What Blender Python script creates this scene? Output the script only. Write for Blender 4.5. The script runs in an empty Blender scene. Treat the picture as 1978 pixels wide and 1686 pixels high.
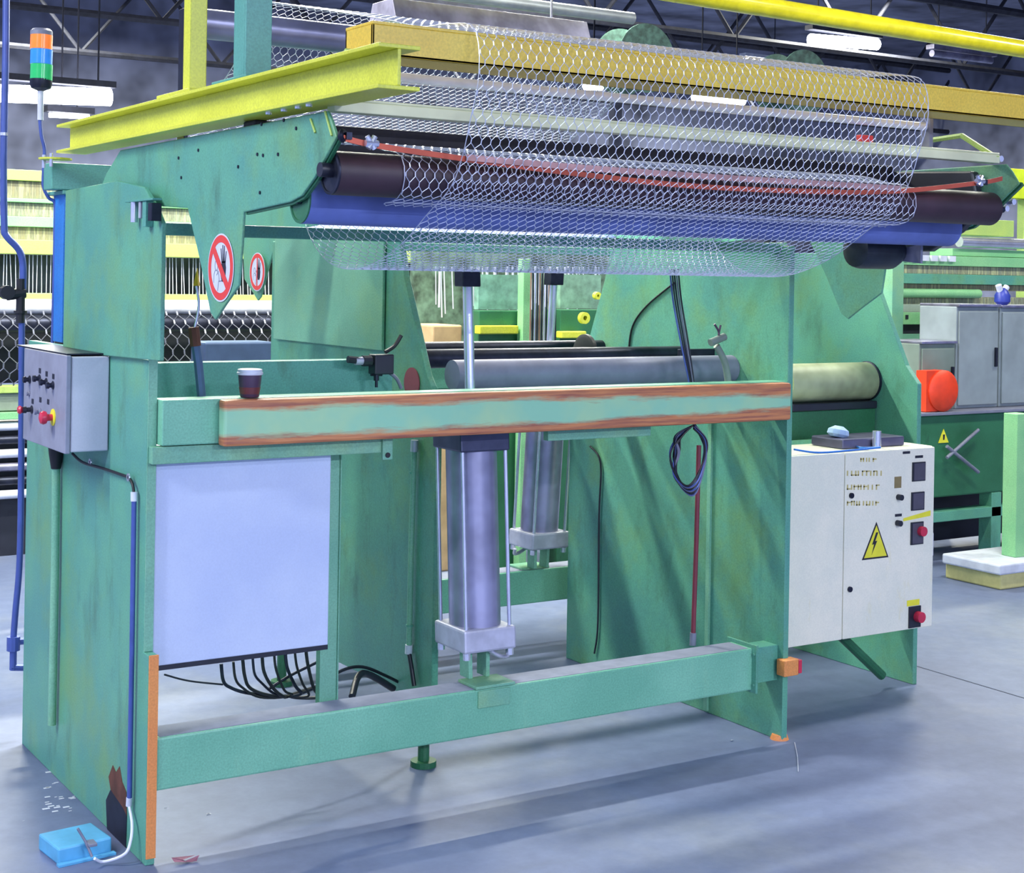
import bpy, bmesh, math, random
from mathutils import Vector, Matrix
random.seed(7)
PI = math.pi
C = bpy.context.scene.collection
SC = bpy.context.scene

# ------------------------------------------------------------------ camera
F = 2983.0; PX, PY = 989.0, 532.0; CH = 1.70
ROLL = math.atan(.0168); YAW = math.radians(32.34)
CX, CY = -1.4939, -4.2609
cam_d = bpy.data.cameras.new('camera'); cam = bpy.data.objects.new('camera', cam_d); C.objects.link(cam)
cam_d.sensor_fit = 'HORIZONTAL'; cam_d.sensor_width = 36.0
cam_d.lens = F / 1978.0 * 36.0
cam_d.shift_x = 0.0; cam_d.shift_y = -(843.0 - PY) / 1978.0
cam_d.clip_start = .05; cam_d.clip_end = 200
fwd = Vector((math.sin(YAW), math.cos(YAW), 0)); rgt = Vector((math.cos(YAW), -math.sin(YAW), 0)); up = Vector((0, 0, 1))
c_, s_ = math.cos(ROLL), math.sin(ROLL)
# the picture content is turned clockwise by ROLL, so the camera is turned the other way
r2 = rgt * c_ + up * s_; u2 = up * c_ - rgt * s_
M = Matrix(((r2.x, u2.x, -fwd.x, CX), (r2.y, u2.y, -fwd.y, CY), (r2.z, u2.z, -fwd.z, CH), (0, 0, 0, 1)))
cam.matrix_world = M
SC.camera = cam

def ray(px, py):
    a = px - PX; b = py - PY
    a2 = a * c_ + b * s_; b2 = -a * s_ + b * c_
    d = fwd * F + rgt * a2 - up * b2
    return d
def at(px, py, x=None, y=None, z=None):
    d = ray(px, py)
    t = (x - CX) / d.x if x is not None else (y - CY) / d.y if y is not None else (z - CH) / d.z
    return Vector((CX + d.x * t, CY + d.y * t, CH + d.z * t))

# ------------------------------------------------------------------ world, view
w = bpy.data.worlds.new('world'); SC.world = w; w.use_nodes = True
w.node_tree.nodes['Background'].inputs[0].default_value = (.46, .56, 1.0, 1)
w.node_tree.nodes['Background'].inputs[1].default_value = .50
vs = SC.view_settings
vs.view_transform = 'Standard'; vs.look = 'None'; vs.gamma = 1.0; vs.use_curve_mapping = False
vs.exposure = 1.25

# ------------------------------------------------------------------ added hall lamps, unseen (light part; the fixtures are built with the roof)
ADDED_LAMPS = [(-3.8, -1.2, 3.9, 85), (-2.0, -9.5, 3.9, 260), (2.0, -9.5, 3.9, 340), (2.2, -5.2, 3.9, 45),  # far front row added to brighten upright faces more than the floor
         (-2.6, 0.6, 4.1, 60), (1.5, 2.5, 4.1, 120), (4.6, 0.4, 4.1, 40), (8.0, 0.6, 4.1, 40),
         (0.5, 3.6, 4.1, 60), (4.2, 3.6, 4.1, 60), (8.2, 3.8, 4.1, 60), (12.0, 5.0, 4.1, 60), (2.0, 10.0, 5.8, 240), (8.0, 10.0, 5.8, 240), (14.0, 11.0, 5.8, 240), (4.0, 17.5, 5.8, 320), (11.0, 17.5, 5.8, 320), (18.0, 17.5, 5.8, 320)]  # high deep lamps added to brighten the roof and back wall
for (x, y, z, e) in ADDED_LAMPS:
    l = bpy.data.lights.new('added_tube_light', 'AREA'); l.shape = 'RECTANGLE'; l.size = 1.5; l.size_y = .16
    l.energy = e; l.color = (.76, .82, 1.0) if y < -1 else (1.0, 1.0, .86)
    o = bpy.data.objects.new('added_tube_light', l); o.location = (x, y, z - .11); C.objects.link(o)

# ------------------------------------------------------------------ materials
def lin(h):
    h = h.lstrip('#'); v = [int(h[i:i+2], 16) / 255 for i in (0, 2, 4)]
    return tuple(((c / 12.92) if c <= .04045 else ((c + .055) / 1.055) ** 2.4) for c in v) + (1,)
def ramp(nt, fac, stops):
    r = nt.nodes.new('ShaderNodeValToRGB'); nt.links.new(fac, r.inputs[0])
    e = r.color_ramp.elements
    e[0].position, e[0].color = stops[0]; e[1].position, e[1].color = stops[-1]
    for p, c in stops[1:-1]:
        n = e.new(p); n.color = c
    return r.outputs[0]
def mix(nt, f, a, b, mode='MIX'):
    m = nt.nodes.new('ShaderNodeMix'); m.data_type = 'RGBA'; m.blend_type = mode
    if isinstance(f, (int, float)): m.inputs[0].default_value = f
    else: nt.links.new(f, m.inputs[0])
    for i, v in ((6, a), (7, b)):
        if isinstance(v, tuple): m.inputs[i].default_value = v
        else: nt.links.new(v, m.inputs[i])
    return m.outputs[2]
def noise(nt, vec, scale, detail=3, rough=.6):
    n = nt.nodes.new('ShaderNodeTexNoise'); n.inputs['Scale'].default_value = scale
    n.inputs['Detail'].default_value = detail; n.inputs['Roughness'].default_value = rough
    nt.links.new(vec, n.inputs['Vector']); return n.outputs[0]
def base(name):
    m = bpy.data.materials.new(name); m.use_nodes = True; nt = m.node_tree
    b = nt.nodes['Principled BSDF']; tc = nt.nodes.new('ShaderNodeTexCoord')
    return m, nt, b, tc.outputs['Object']
def stretch(nt, vec, s):
    mp = nt.nodes.new('ShaderNodeMapping'); mp.inputs['Scale'].default_value = s
    nt.links.new(vec, mp.inputs[0]); return mp.outputs[0]
def paint(name, col, col2=None, dirt=None, rough=.42, metal=0, dirt_lo=.62, dirt_hi=.8, scale=3.0, bump=.08, streak=True, speck=.3, tone3=None):
    """hammered machine paint: two tones of wear, dirt patches, fine speckle"""
    m, nt, b, v = base(name)
    a = lin(col); c2 = lin(col2) if col2 else tuple(x * .8 for x in a[:3]) + (1,)
    c = mix(nt, ramp(nt, noise(nt, v, scale, 4), [(.38, (0, 0, 0, 1)), (.62, (1, 1, 1, 1))]), a, c2)
    if dirt:
        sv = stretch(nt, v, (1, 1, .35)) if streak else v
        c = mix(nt, ramp(nt, noise(nt, sv, 6.5, 6, .7), [(dirt_lo, (0, 0, 0, 1)), (dirt_hi, (1, 1, 1, 1))]), c, lin(dirt))
    if tone3: c = mix(nt, ramp(nt, noise(nt, v, 2.1, 5, .65), [(.50, (0, 0, 0, 1)), (.68, (.75, .75, .75, 1))]), c, lin(tone3))
    n2 = noise(nt, v, 160, 2)
    c = mix(nt, speck, c, ramp(nt, n2, [(.3, (.55, .55, .55, 1)), (.7, (1.35, 1.35, 1.35, 1))]), 'MULTIPLY')
    nt.links.new(c, b.inputs['Base Color'])
    b.inputs['Roughness'].default_value = rough; b.inputs['Metallic'].default_value = metal
    if bump:
        bn = nt.nodes.new('ShaderNodeBump'); bn.inputs['Strength'].default_value = bump; bn.inputs['Distance'].default_value = .003
        nt.links.new(n2, bn.inputs['Height']); nt.links.new(bn.outputs[0], b.inputs['Normal'])
    return m
def plain(name, col, rough=.5, metal=0, var=.12, emit=0, scale=12):
    m, nt, b, v = base(name); a = lin(col)
    c = mix(nt, ramp(nt, noise(nt, v, scale, 3), [(.35, (0, 0, 0, 1)), (.65, (1, 1, 1, 1))]), a, tuple(x * (1 - var * 1.6) for x in a[:3]) + (1,))
    nt.links.new(c, b.inputs['Base Color']); b.inputs['Roughness'].default_value = rough; b.inputs['Metallic'].default_value = metal
    if emit:
        b.inputs['Emission Color'].default_value = a; b.inputs['Emission Strength'].default_value = emit
    return m
def banded(name, cols, axis, scale, rough=.6, metal=0, noise_amt=0.5):
    """vertical/horizontal fine irregular stripes (racks of small parts, wound wire)"""
    m, nt, b, v = base(name)
    s = [1, 1, 1]; s[axis] = scale
    for i in range(3):
        if i != axis: s[i] = 3
    n = noise(nt, stretch(nt, v, tuple(s)), 1.0, 5, .75)
    k = len(cols)
    c = ramp(nt, n, [(.32 + .36 * i / (k - 1), lin(h)) for i, h in enumerate(cols)])
    nt.links.new(c, b.inputs['Base Color']); b.inputs['Roughness'].default_value = rough; b.inputs['Metallic'].default_value = metal
    return m

GREEN = paint('green_paint', '#60a386', '#549688', '#3f6650', dirt_lo=.54, dirt_hi=.84, tone3='#72a064')
GREEN_L = paint('light_green_paint', '#7cb496', '#6ba68c', '#58866c', dirt_lo=.62, dirt_hi=.9, tone3='#8ab47c')
GREEN_B = paint('beam_green_paint', '#7dbd9e', '#6cae90', '#92c49c', dirt_lo=.6, dirt_hi=.9, scale=2)
GREEN_D = paint('dark_green_paint', '#2f6e4c', '#26603f', '#1c3a2a')
TEAL = paint('teal_paint', '#5fa294', '#529488', '#4c7a66', rough=.45)
LIME = paint('lime_paint', '#b6cf6a', '#a2c06a', '#7d8f50', rough=.5)
PALE = paint('pale_green_paint', '#8fc98e', '#7dbd86', '#5f8f5c', rough=.5)
YELLOW = paint('yellow_paint', '#d8dc48', '#cdd03c', '#bdb038', rough=.35, dirt_lo=.68, dirt_hi=.9)
YELLOW2 = paint('orange_yellow_paint', '#e4c648', '#deba3c', '#cfa23c', rough=.35, dirt_lo=.66, dirt_hi=.9)
BLUE = paint('blue_paint', '#2f7fd0', '#2a6fc8', '#2a58a0', rough=.4)
BLUETUBE = plain('blue_grey_tube', '#4c5fa8', .35, .2)
WHITE = paint('white_enamel', '#c3cfe6', '#b9c6e2', '#9fb0cc', rough=.35, dirt_lo=.8, dirt_hi=.95, bump=.02, speck=.08)
BOXG = paint('grey_enamel', '#c9cad6', '#bdbfcd', '#a0a2b0', rough=.4, bump=.02, speck=.08)
CREAM = paint('cream_enamel', '#efebd4', '#e4e4cf', '#e2d89c', rough=.45, dirt_lo=.62, dirt_hi=.8, bump=.02, scale=5, speck=.1)
STEEL = plain('bright_steel', '#dfe2f0', .25, .8, .1)
STEEL_D = plain('barrel_steel', '#a6a6c2', .33, .6, .25, scale=5)
ALU = plain('cast_aluminium', '#c2c4d4', .45, .4, .15)
DARKST = plain('dark_steel', '#34384a', .4, .7, .3)
BLACK = plain('black_rubber', '#17181f', .5)
BLACKP = plain('black_plastic', '#202330', .4)
RED = plain('red_plastic', '#d0304e', .35)
SIGNRED = plain('sign_red', '#e0403a', .45, var=.05)
SIGNWHITE = plain('sign_white', '#ccd2e2', .45, var=.05)
SIGNBLACK = plain('sign_black', '#1d1a2c', .5, var=.05)
SIGNYEL = plain('sign_yellow', '#f0e83a', .45, var=.08)
ORANGE = paint('orange_primer', '#e0924e', '#d8854a', '#b0603c', rough=.55, dirt_lo=.55, dirt_hi=.75)
BAND = plain('copper_orange_bar', '#c4583e', .35, .35, .25, scale=4)
BANDP = plain('pink_worn_bar', '#c89a92', .3, .5, .2)
ROLLRED = plain('dark_red_rubber', '#3c2833', .5, 0, .3, scale=6)
ROLLBLUE = plain('blue_rubber', '#6a7cc0', .6, 0, .2, scale=6)
WIRE = plain('galvanised_wire', '#e6eaf8', .35, .35, .1)
WIRED = plain('dull_wire', '#8d90a0', .5, .7, .2)
WHITEP = plain('white_plastic', '#d5d9e6', .4)
GREYP = plain('grey_plastic', '#7c7f93', .5)
RUST = plain('rust', '#6a3f30', .8, 0, .3)
PIPERED = plain('red_pipe', '#7a2f3c', .45)
BEIGE = plain('beige_card', '#c9a77e', .7)
ROOF = plain('dark_roof_sheet', '#868ca8', .9, 0, .45, scale=.8)
TRUSS = plain('roof_truss_paint', '#2c2e3c', .8, 0, .3)
GALV = plain('galvanised_sheet', '#b7b4cf', .3, .8, .3, scale=7)
ORANGELENS = plain('orange_lens', '#f07a2c', .2, emit=.25)
BLUELENS = plain('blue_lens', '#2a80d8', .2, emit=.2)
GREENLENS = plain('green_lens', '#22a860', .2, emit=.2)
TUBE_E = plain('lamp_tube', '#f4f6ff', .3, emit=9)
LAMPRED = plain('orange_red_cover', '#e8401c', .5)
PEDALB = plain('light_blue_enamel', '#5fb0dc', .4)
BROWN = plain('brown_cup', '#4a3650', .5)
CUPRED = plain('cup_russet', '#6a3438', .5)
SILVERH = plain('reel_dark_green', '#4a6a60', .5, .3, .4, scale=20)

def worn_channel_mat():
    m, nt, b, v = base('worn_channel_paint')
    sep = nt.nodes.new('ShaderNodeSeparateXYZ'); nt.links.new(v, sep.inputs[0])
    nz = noise(nt, stretch(nt, v, (1.5, 1, 12)), 3, 5, .7)
    def mth(op, a, b_):
        n = nt.nodes.new('ShaderNodeMath'); n.operation = op
        for i, q in enumerate((a, b_)):
            if isinstance(q, (int, float)): n.inputs[i].default_value = q
            else: nt.links.new(q, n.inputs[i])
        return n.outputs[0]
    zc = mth('ABSOLUTE', mth('SUBTRACT', sep.outputs[2], 1.2575), 0)     # distance from the mid height of the face
    wear = mth('ADD', mth('MULTIPLY', zc, 15.0), mth('MULTIPLY', mth('SUBTRACT', nz, .5), .9))
    wear = mth('ADD', wear, mth('MULTIPLY', mth('MAXIMUM', mth('SUBTRACT', sep.outputs[0], 1.2), 0), .2))
    pale = mix(nt, ramp(nt, noise(nt, v, 5, 3), [(.4, (0, 0, 0, 1)), (.7, (1, 1, 1, 1))]), lin('#8fc9a6'), lin('#a9cf9c'))
    org = mix(nt, ramp(nt, noise(nt, stretch(nt, v, (1, 1, 20)), 5, 3), [(.4, (0, 0, 0, 1)), (.65, (1, 1, 1, 1))]), lin('#c98452'), lin('#9a5c48'))
    c = mix(nt, ramp(nt, wear, [(.46, (0, 0, 0, 1)), (.72, (1, 1, 1, 1))]), pale, org)
    nt.links.new(c, b.inputs['Base Color']); b.inputs['Roughness'].default_value = .5
    return m
WORN = worn_channel_mat()
def floor_mat():
    m, nt, b, v = base('concrete_floor')
    n1 = noise(nt, v, .9, 6, .65); n2 = noise(nt, v, 14, 5, .7); n3 = noise(nt, stretch(nt, v, (.6, 2.0, 1)), 1.6, 4)
    c = ramp(nt, n1, [(.35, lin('#5c6686')), (.5, lin('#677394')), (.66, lin('#757d92'))])
    c = mix(nt, .5, c, ramp(nt, n2, [(.3, (.72, .72, .74, 1)), (.7, (1.15, 1.15, 1.12, 1))]), 'MULTIPLY')
    c = mix(nt, ramp(nt, n3, [(.6, (0, 0, 0, 1)), (.78, (.6, .6, .6, 1))]), c, lin('#586074'))
    nt.links.new(c, b.inputs['Base Color']); b.inputs['Roughness'].default_value = .5
    bn = nt.nodes.new('ShaderNodeBump'); bn.inputs['Strength'].default_value = .12; bn.inputs['Distance'].default_value = .004
    nt.links.new(n2, bn.inputs['Height']); nt.links.new(bn.outputs[0], b.inputs['Normal'])
    return m
FLOOR = floor_mat()

# ------------------------------------------------------------------ mesh helpers (all in world coordinates)
def B(): return bmesh.new()
def box(bm, x0, x1, y0, y1, z0, z1):
    vs_ = [bm.verts.new(p) for p in ((x0,y0,z0),(x1,y0,z0),(x1,y1,z0),(x0,y1,z0),(x0,y0,z1),(x1,y0,z1),(x1,y1,z1),(x0,y1,z1))]
    for f in ((0,3,2,1),(4,5,6,7),(0,1,5,4),(1,2,6,5),(2,3,7,6),(3,0,4,7)): bm.faces.new([vs_[i] for i in f])
    return bm
def prism(bm, pts, axis, a0, a1):
    """closed polygon extruded along an axis; pts are the two other coordinates in order"""
    def mk(p, a):
        if axis == 'x': return (a, p[0], p[1])
        if axis == 'y': return (p[0], a, p[1])
        return (p[0], p[1], a)
    A_ = [bm.verts.new(mk(p, a0)) for p in pts]; B_ = [bm.verts.new(mk(p, a1)) for p in pts]
    n = len(pts); bm.faces.new(A_); bm.faces.new(B_[::-1])
    for i in range(n): bm.faces.new((A_[i], B_[i], B_[(i+1) % n], A_[(i+1) % n]))
    return bm
def frame_axes(d):
    d = d.normalized(); a = Vector((0, 0, 1)) if abs(d.z) < .9 else Vector((1, 0, 0))
    u = d.cross(a).normalized(); return u, d.cross(u).normalized()
def cyl(bm, p0, p1, r, r1=None, seg=24, cap=True):
    p0 = Vector(p0); p1 = Vector(p1); r1 = r if r1 is None else r1
    u, v = frame_axes(p1 - p0)
    ra = [bm.verts.new(p0 + (u*math.cos(t)+v*math.sin(t))*r) for t in [2*PI*i/seg for i in range(seg)]]
    rb = [bm.verts.new(p1 + (u*math.cos(t)+v*math.sin(t))*r1) for t in [2*PI*i/seg for i in range(seg)]]
    for i in range(seg): bm.faces.new((ra[i], ra[(i+1)%seg], rb[(i+1)%seg], rb[i]))
    if cap: bm.faces.new(ra[::-1]); bm.faces.new(rb)
    return bm
def smooth_path(pts, n=6):
    P = [Vector(p) for p in pts]
    if len(P) < 3: return P
    out = []
    for i in range(len(P)-1):
        a = P[i-1] if i else P[i]; b = P[i]; c = P[i+1]; d = P[i+2] if i+2 < len(P) else P[i+1]
        for k in range(n):
            t = k/n
            out.append(.5*((2*b)+(-a+c)*t+(2*a-5*b+4*c-d)*t*t+(-a+3*b-3*c+d)*t**3))
    out.append(P[-1]); return out
def tube(bm, pts, r, seg=10, n=6, smooth=True):
    P = smooth_path(pts, n) if smooth else [Vector(p) for p in pts]
    d0 = P[1]-P[0]; u, v = frame_axes(d0); rings = []
    for i, p in enumerate(P):
        d = ((P[i+1]-p) if i < len(P)-1 else (p-P[i-1]))
        if 0 < i < len(P)-1: d = (P[i+1]-P[i-1])
        d.normalize(); u = (u - d*u.dot(d)).normalized(); v = d.cross(u)
        rings.append([bm.verts.new(p+(u*math.cos(2*PI*k/seg)+v*math.sin(2*PI*k/seg))*r) for k in range(seg)])
    for a, b in zip(rings, rings[1:]):
        for k in range(seg): bm.faces.new((a[k], a[(k+1)%seg], b[(k+1)%seg], b[k]))
    bm.faces.new(rings[0][::-1]); bm.faces.new(rings[-1]); return bm
def lathe(bm, prof, origin, axis=(0,0,1), seg=32):
    """prof: (radius, height) list along the axis from origin"""
    o = Vector(origin); d = Vector(axis).normalized(); u, v = frame_axes(d); rings = []
    for r, h in prof:
        rings.append([bm.verts.new(o+d*h+(u*math.cos(2*PI*k/seg)+v*math.sin(2*PI*k/seg))*max(r,.0004)) for k in range(seg)])
    for a, b in zip(rings, rings[1:]):
        for k in range(seg): bm.faces.new((a[k], a[(k+1)%seg], b[(k+1)%seg], b[k]))
    bm.faces.new(rings[0][::-1]); bm.faces.new(rings[-1]); return bm
def obj(name, bm, mat, parent=None, smooth=False, bevel=0.0, origin=None):
    bmesh.ops.recalc_face_normals(bm, faces=bm.faces[:])
    me = bpy.data.meshes.new(name)
    if parent is not None:
        org = parent.get('_o') or (0, 0, 0); org = Vector(org)
    elif origin is not None: org = Vector(origin)
    else:
        xs = [v.co for v in bm.verts]
        org = Vector((sum(v.x for v in xs)/len(xs), sum(v.y for v in xs)/len(xs), min(v.z for v in xs)))
    bmesh.ops.translate(bm, verts=bm.verts[:], vec=-org)
    bm.to_mesh(me); bm.free(); me.materials.append(mat)
    if smooth:
        for p in me.polygons: p.use_smooth = True
    o = bpy.data.objects.new(name, me); C.objects.link(o)
    if parent is not None: o.parent = parent
    else: o.location = org
    o['_o'] = tuple(org)
    if smooth:
        e = o.modifiers.new('edge', 'EDGE_SPLIT'); e.split_angle = math.radians(40)
    if bevel:
        bv = o.modifiers.new('bevel', 'BEVEL'); bv.width = bevel; bv.segments = 2; bv.limit_method = 'ANGLE'; bv.angle_limit = math.radians(35)
    return o
def tag(o, label=None, cat=None, group=None, kind=None):
    if label: o['label'] = label
    if cat: o['category'] = cat
    if group: o['group'] = group
    if kind: o['kind'] = kind
    return o
def thing(name, label, cat, loc=(0,0,0), group=None):
    o = bpy.data.objects.new(name, None); C.objects.link(o); o.location = loc; o['_o'] = tuple(loc); o.empty_display_size = .1
    return tag(o, label, cat, group)
def copy_tree(o, parent=None):
    c = o.copy(); C.objects.link(c)
    if parent: c.parent = parent
    for ch in o.children: copy_tree(ch, c)
    return c
def struct(name, bm, mat, **k): return tag(obj(name, bm, mat, **k), kind='structure')

# ================================================================== THE SETTING
struct('floor', box(B(), -9, 24, -13, 22, -.2, 0), FLOOR)
struct('wall_back', box(B(), -9, 24, 21.8, 22, 0, 7), ROOF)
struct('ceiling', box(B(), -9, 24, -13, 22, 6.6, 6.8), ROOF)
struct('wall_right', box(B(), 23.8, 24, -13, 21.8, 0, 6.6), ROOF)
b = B(); p_ = at(1765,1285,z=0); q_ = at(1990,1352,z=0); d_ = (q_-p_).normalized(); n_ = Vector((-d_.y, d_.x, 0))*.004; p_ = p_-d_*2; q_ = q_+d_*4
prism(b, [tuple((v)[:2]) for v in (p_-n_, q_-n_, q_+n_, p_+n_)], 'z', .0, .0012)
struct('trim_6', b, plain('floor_joint', '#4c5468', .9))
# roof trusses
for i, y in enumerate((4.5, 8.0, 11.5, 15.0, 18.5)):
    b = B()
    cyl(b, (-9, y, 6.2), (24, y, 6.2), .06, seg=6); cyl(b, (-9, y, 4.9), (24, y, 4.9), .05, seg=6)
    x = -9
    while x < 23:
        cyl(b, (x, y, 6.2), (x+1.1, y, 4.9), .028, seg=6); cyl(b, (x+1.1, y, 4.9), (x+2.2, y, 6.2), .028, seg=6); x += 2.2
    tag(obj('trim_%d' % (i+1), b, TRUSS), kind='structure')

# ================================================================== FRONT WINDING MACHINE (unit frame; the rear unit is the same turned round)
mach = thing('winding_machine', 'green steel machine frame nearest the camera with rollers held on two arms', 'machine', (0,0,0), None)
# --- left side plate
b = prism(B(), [(.045,.60),(.045,1.44),(.09,1.44),(1.315,1.44),(1.315,0),(0.0,0),(0.0,.60)], 'x', 0, .028)
lp = obj('side_plate', b, GREEN, mach, bevel=.003)
obj('end_strip', box(B(), .001, .029, -.006, 0.0, .02, .60), ORANGE, lp, bevel=.001)
obj('edge_strip', box(B(), .001, .027, .040, .045, .602, 1.44), GREEN_L, lp)
# hole torn in the lower front of the left plate
pts = [at(*p, x=-.001) for p in ((207,1600),(205,1545),(214,1525),(238,1560),(245,1575),(243,1648),(225,1640))]
obj('torn_patch', prism(B(), [(p.y, p.z) for p in pts], 'x', -.002, .001), DARKST, lp)
pts = [at(*p, x=-.001) for p in ((214,1525),(210,1500),(218,1478),(224,1492),(231,1480),(236,1510),(244,1530),(245,1575))]
obj('rust_patch', prism(B(), [(p.y, p.z) for p in pts], 'x', -.0018, .001), RUST, lp)
# --- right side plate, back edge slanting in towards the top
b = prism(B(), [(0,0),(1.41,0),(1.41,1.27),(1.31,1.345),(1.163,1.69),(1.12,1.826),(0,1.826)], 'x', 2.415, 2.44)
rp = obj('side_plate', b, GREEN, mach, bevel=.003)
obj('orange_bracket', box(B(), 2.395, 2.465, -.03, .015, .245, .305), ORANGE, rp, bevel=.004)
obj('red_latch', box(B(), 2.466, 2.482, -.03, .005, .25, .30), RED, rp, bevel=.003)
# cover plates outside both side plates
b = prism(B(), [(-.10,1.445),(-.10,1.83),(-.05,1.87),(.05,1.935),(.30,1.965),(.83,1.955),(.83,1.425)], 'x', -.018, -.004)
cov = obj('cover_plate', b, GREEN, mach, bevel=.003)
b = prism(B(), [(.06,1.42),(.06,1.84),(1.03,1.84),(1.03,1.42)], 'x', 2.444, 2.456)
obj('cover_plate', b, GREEN_L, mach, bevel=.003)
# small bracket with two proximity switches at the top of the left cover
bm_ = box(B(), -.045, -.018, -.10, .14, 1.893, 1.899); box(bm_, -.04, -.018, -.03, .0, 1.82, 1.893)
br = obj('switch_bracket', bm_, TEAL, cov, bevel=.001)
obj('switch', cyl(B(), (-.035,.085,1.835), (-.035,.085,1.893), .010, seg=14), STEEL, cov, smooth=True)
obj('switch', box(B(), -.05, -.02, -.105, -.075, 1.835, 1.885), DARKST, cov, bevel=.002)
obj('switch', box(B(), -.04, -.02, .02, .035, 1.845, 1.893), ALU, cov, bevel=.002)
# --- lower beam with dusty top
lb = obj('lower_beam', box(B(), .029, 2.27, 0, .12, .208, .360), GREEN_B, mach, bevel=.006)
obj('beam_dust', box(B(), .04, 2.25, .008, .112, .3602, .3612), plain('dust', '#8a90a4', .9), lb)
b = B(); box(b, 2.262, 2.272, -.025, .14, .20, .375); box(b, 2.272, 2.415, .03, .11, .22, .35); cyl(b, (2.258,-.012,.23), (2.262,-.012,.23), .006); cyl(b, (2.258,-.012,.34), (2.262,-.012,.34), .006)
obj('beam_bracket', b, GREEN, lb, bevel=.002)
b = B(); box(b, 1.10, 1.22, -.006, 0, .30, .355); box(b, 1.09, 1.24, -.006, .11, .3612, .371)
obj('mount_plate', b, GREEN_L, lb, bevel=.002)
b = B(); cyl(b, (1.045,.40,0), (1.045,.40,.06), .045, .03); 
# --- upper rail: backing beam, worn channel, low band
ub = obj('upper_beam', box(B(), .029, 2.415, 0, .085, 1.195, 1.327), GREEN_B, mach, bevel=.004)
ch = obj('worn_channel', box(B(), .197, 2.388, -.05, -.001, 1.19, 1.325), WORN, mach, bevel=.008)
tag(ch, label='pale green channel with orange worn edges')
b = B(); box(b, .005, .777, .01, .05, 1.142, 1.192); box(b, .74, .775, -.0, .01, 1.12, 1.192)
obj('lower_band', box(B(), 1.37, 1.80, .02, .05, 1.15, 1.192), GREEN_L, mach, bevel=.002)
lb2 = obj('lower_band', b, GREEN_L, mach, bevel=.002)
obj('hole_plug', cyl(B(), (.757,-.004,1.135), (.757,.0,1.135), .008), BLACK, lb2)
obj('rear_shelf', box(B(), .029, .93, .30, .36, 1.19, 1.415), TEAL, mach, bevel=.004)
# steel tubes lying behind the upper beam
obj('steel_tube', cyl(B(), (1.17,.32,1.355), (2.414,.32,1.355), .052), plain('tube_grey', '#8a8ca2', .5, .2), mach, smooth=True)
obj('steel_tube', cyl(B(), (1.17,.60,1.395), (2.414,.60,1.395), .034), DARKST, mach, smooth=True)
# hand wheel on the right end of the tube
b = B(); lathe(b, [(.060,0),(.075,.006),(.075,.02),(.060,.026)], (1.98,.70,1.40), (1,0,0)); cyl(b, (1.97,.70,1.40), (2.03,.70,1.40), .02)
obj('end_disc', b, BLACK, mach, smooth=True)
# --- white door, posts and inner conduit
dr = obj('door_panel', box(B(), .032, .59, .055, .075, .552, 1.141), WHITE, mach, bevel=.003)
b = B(); box(b, .032, .59, .056, .075, .538, .552)
obj('door_edge', b, BLACKP, dr)
b = B(); box(b, .597, .655, .125, .155, .25, 1.142); box(b, .655, .660, .12, .16, .25, 1.142)
obj('door_post', b, GREEN_L, mach, bevel=.002)
# top crossbar between the plates
obj('crossbar', box(B(), .029, 2.414, .05, .09, 1.80, 1.836), GREEN, mach, bevel=.003)
# lifting crossbar the piston pushes
# --- arms
AP = [(185,385),(205,335),(232,290),(420,254),(632,214),(640,232),(650,264),(607,343),(582,378),(560,390),(470,410),(466,480),(460,552),(428,598),(415,618),(406,604),(385,500),(362,402),(300,398)]
arm_pts = []
for p in AP:
    q = at(*p, x=.03); arm_pts.append((q.y, q.z))
def arm(x0, x1, nm='arm'):
    b = prism(B(), arm_pts, 'x', x0, x1)
    return b
al = obj('arm', arm(.03, .038), GREEN, mach, bevel=.003)
ar = obj('arm', arm(2.33, 2.338), GREEN, mach, bevel=.003)
# folded flange along the slanting lower edge of each arm
def flange(x0, x1):
    b = B(); ys = [Vector((0,)+arm_pts[i]) for i in (6,7,8,9,10)]
    for a, c in zip(ys, ys[1:]):
        d = (c-a).normalized(); n = Vector((0, d.z, -d.y))*.006
        vs_ = []
        for x in (x0, x1):
            for q in (a-n, c-n, c+n, a+n): vs_.append(b.verts.new((x, q.y, q.z)))
        for f in ((0,1,2,3),(7,6,5,4),(0,4,5,1),(1,5,6,2),(2,6,7,3),(3,7,4,0)): b.faces.new([vs_[i] for i in f])
    return b
obj('arm_flange', flange(.038, .046), GREEN_D, al)
obj('arm_flange', flange(2.338, 2.350), GREEN_D, ar)
# raised yellow-edged ribs near the left arm tip
for k, (p, q) in enumerate((((600,230),(609,256)), ((628,215),(641,262)))):
    a = at(*p, x=.028); c = at(*q, x=.028)
    obj('rib_edge', tube(B(), [a, (a+c)/2, c], .003, smooth=False), LIME, al)
# dimples (plug holes) on the left arm
for p in ((505,240),(508,300),(460,322),(548,232),(497,298),(537,298),(350,343),(502,372),(345,305),(383,290),(572,248)):
    q = at(*p, x=.029); obj('plug_hole', cyl(B(), (.0275, q.y, q.z), (.031, q.y, q.z), .0045, seg=10), DARKST, al)
# top link plates at right arm and gear housing
b = prism(B(), [(-.98,1.93),(-.95,2.05),(-.5,2.07),(-.5,1.80),(-.78,1.80),(-.90,1.86)], 'x', 2.295, 2.328)
obj('drive_housing', b, BLACKP, mach, bevel=.006)
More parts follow.
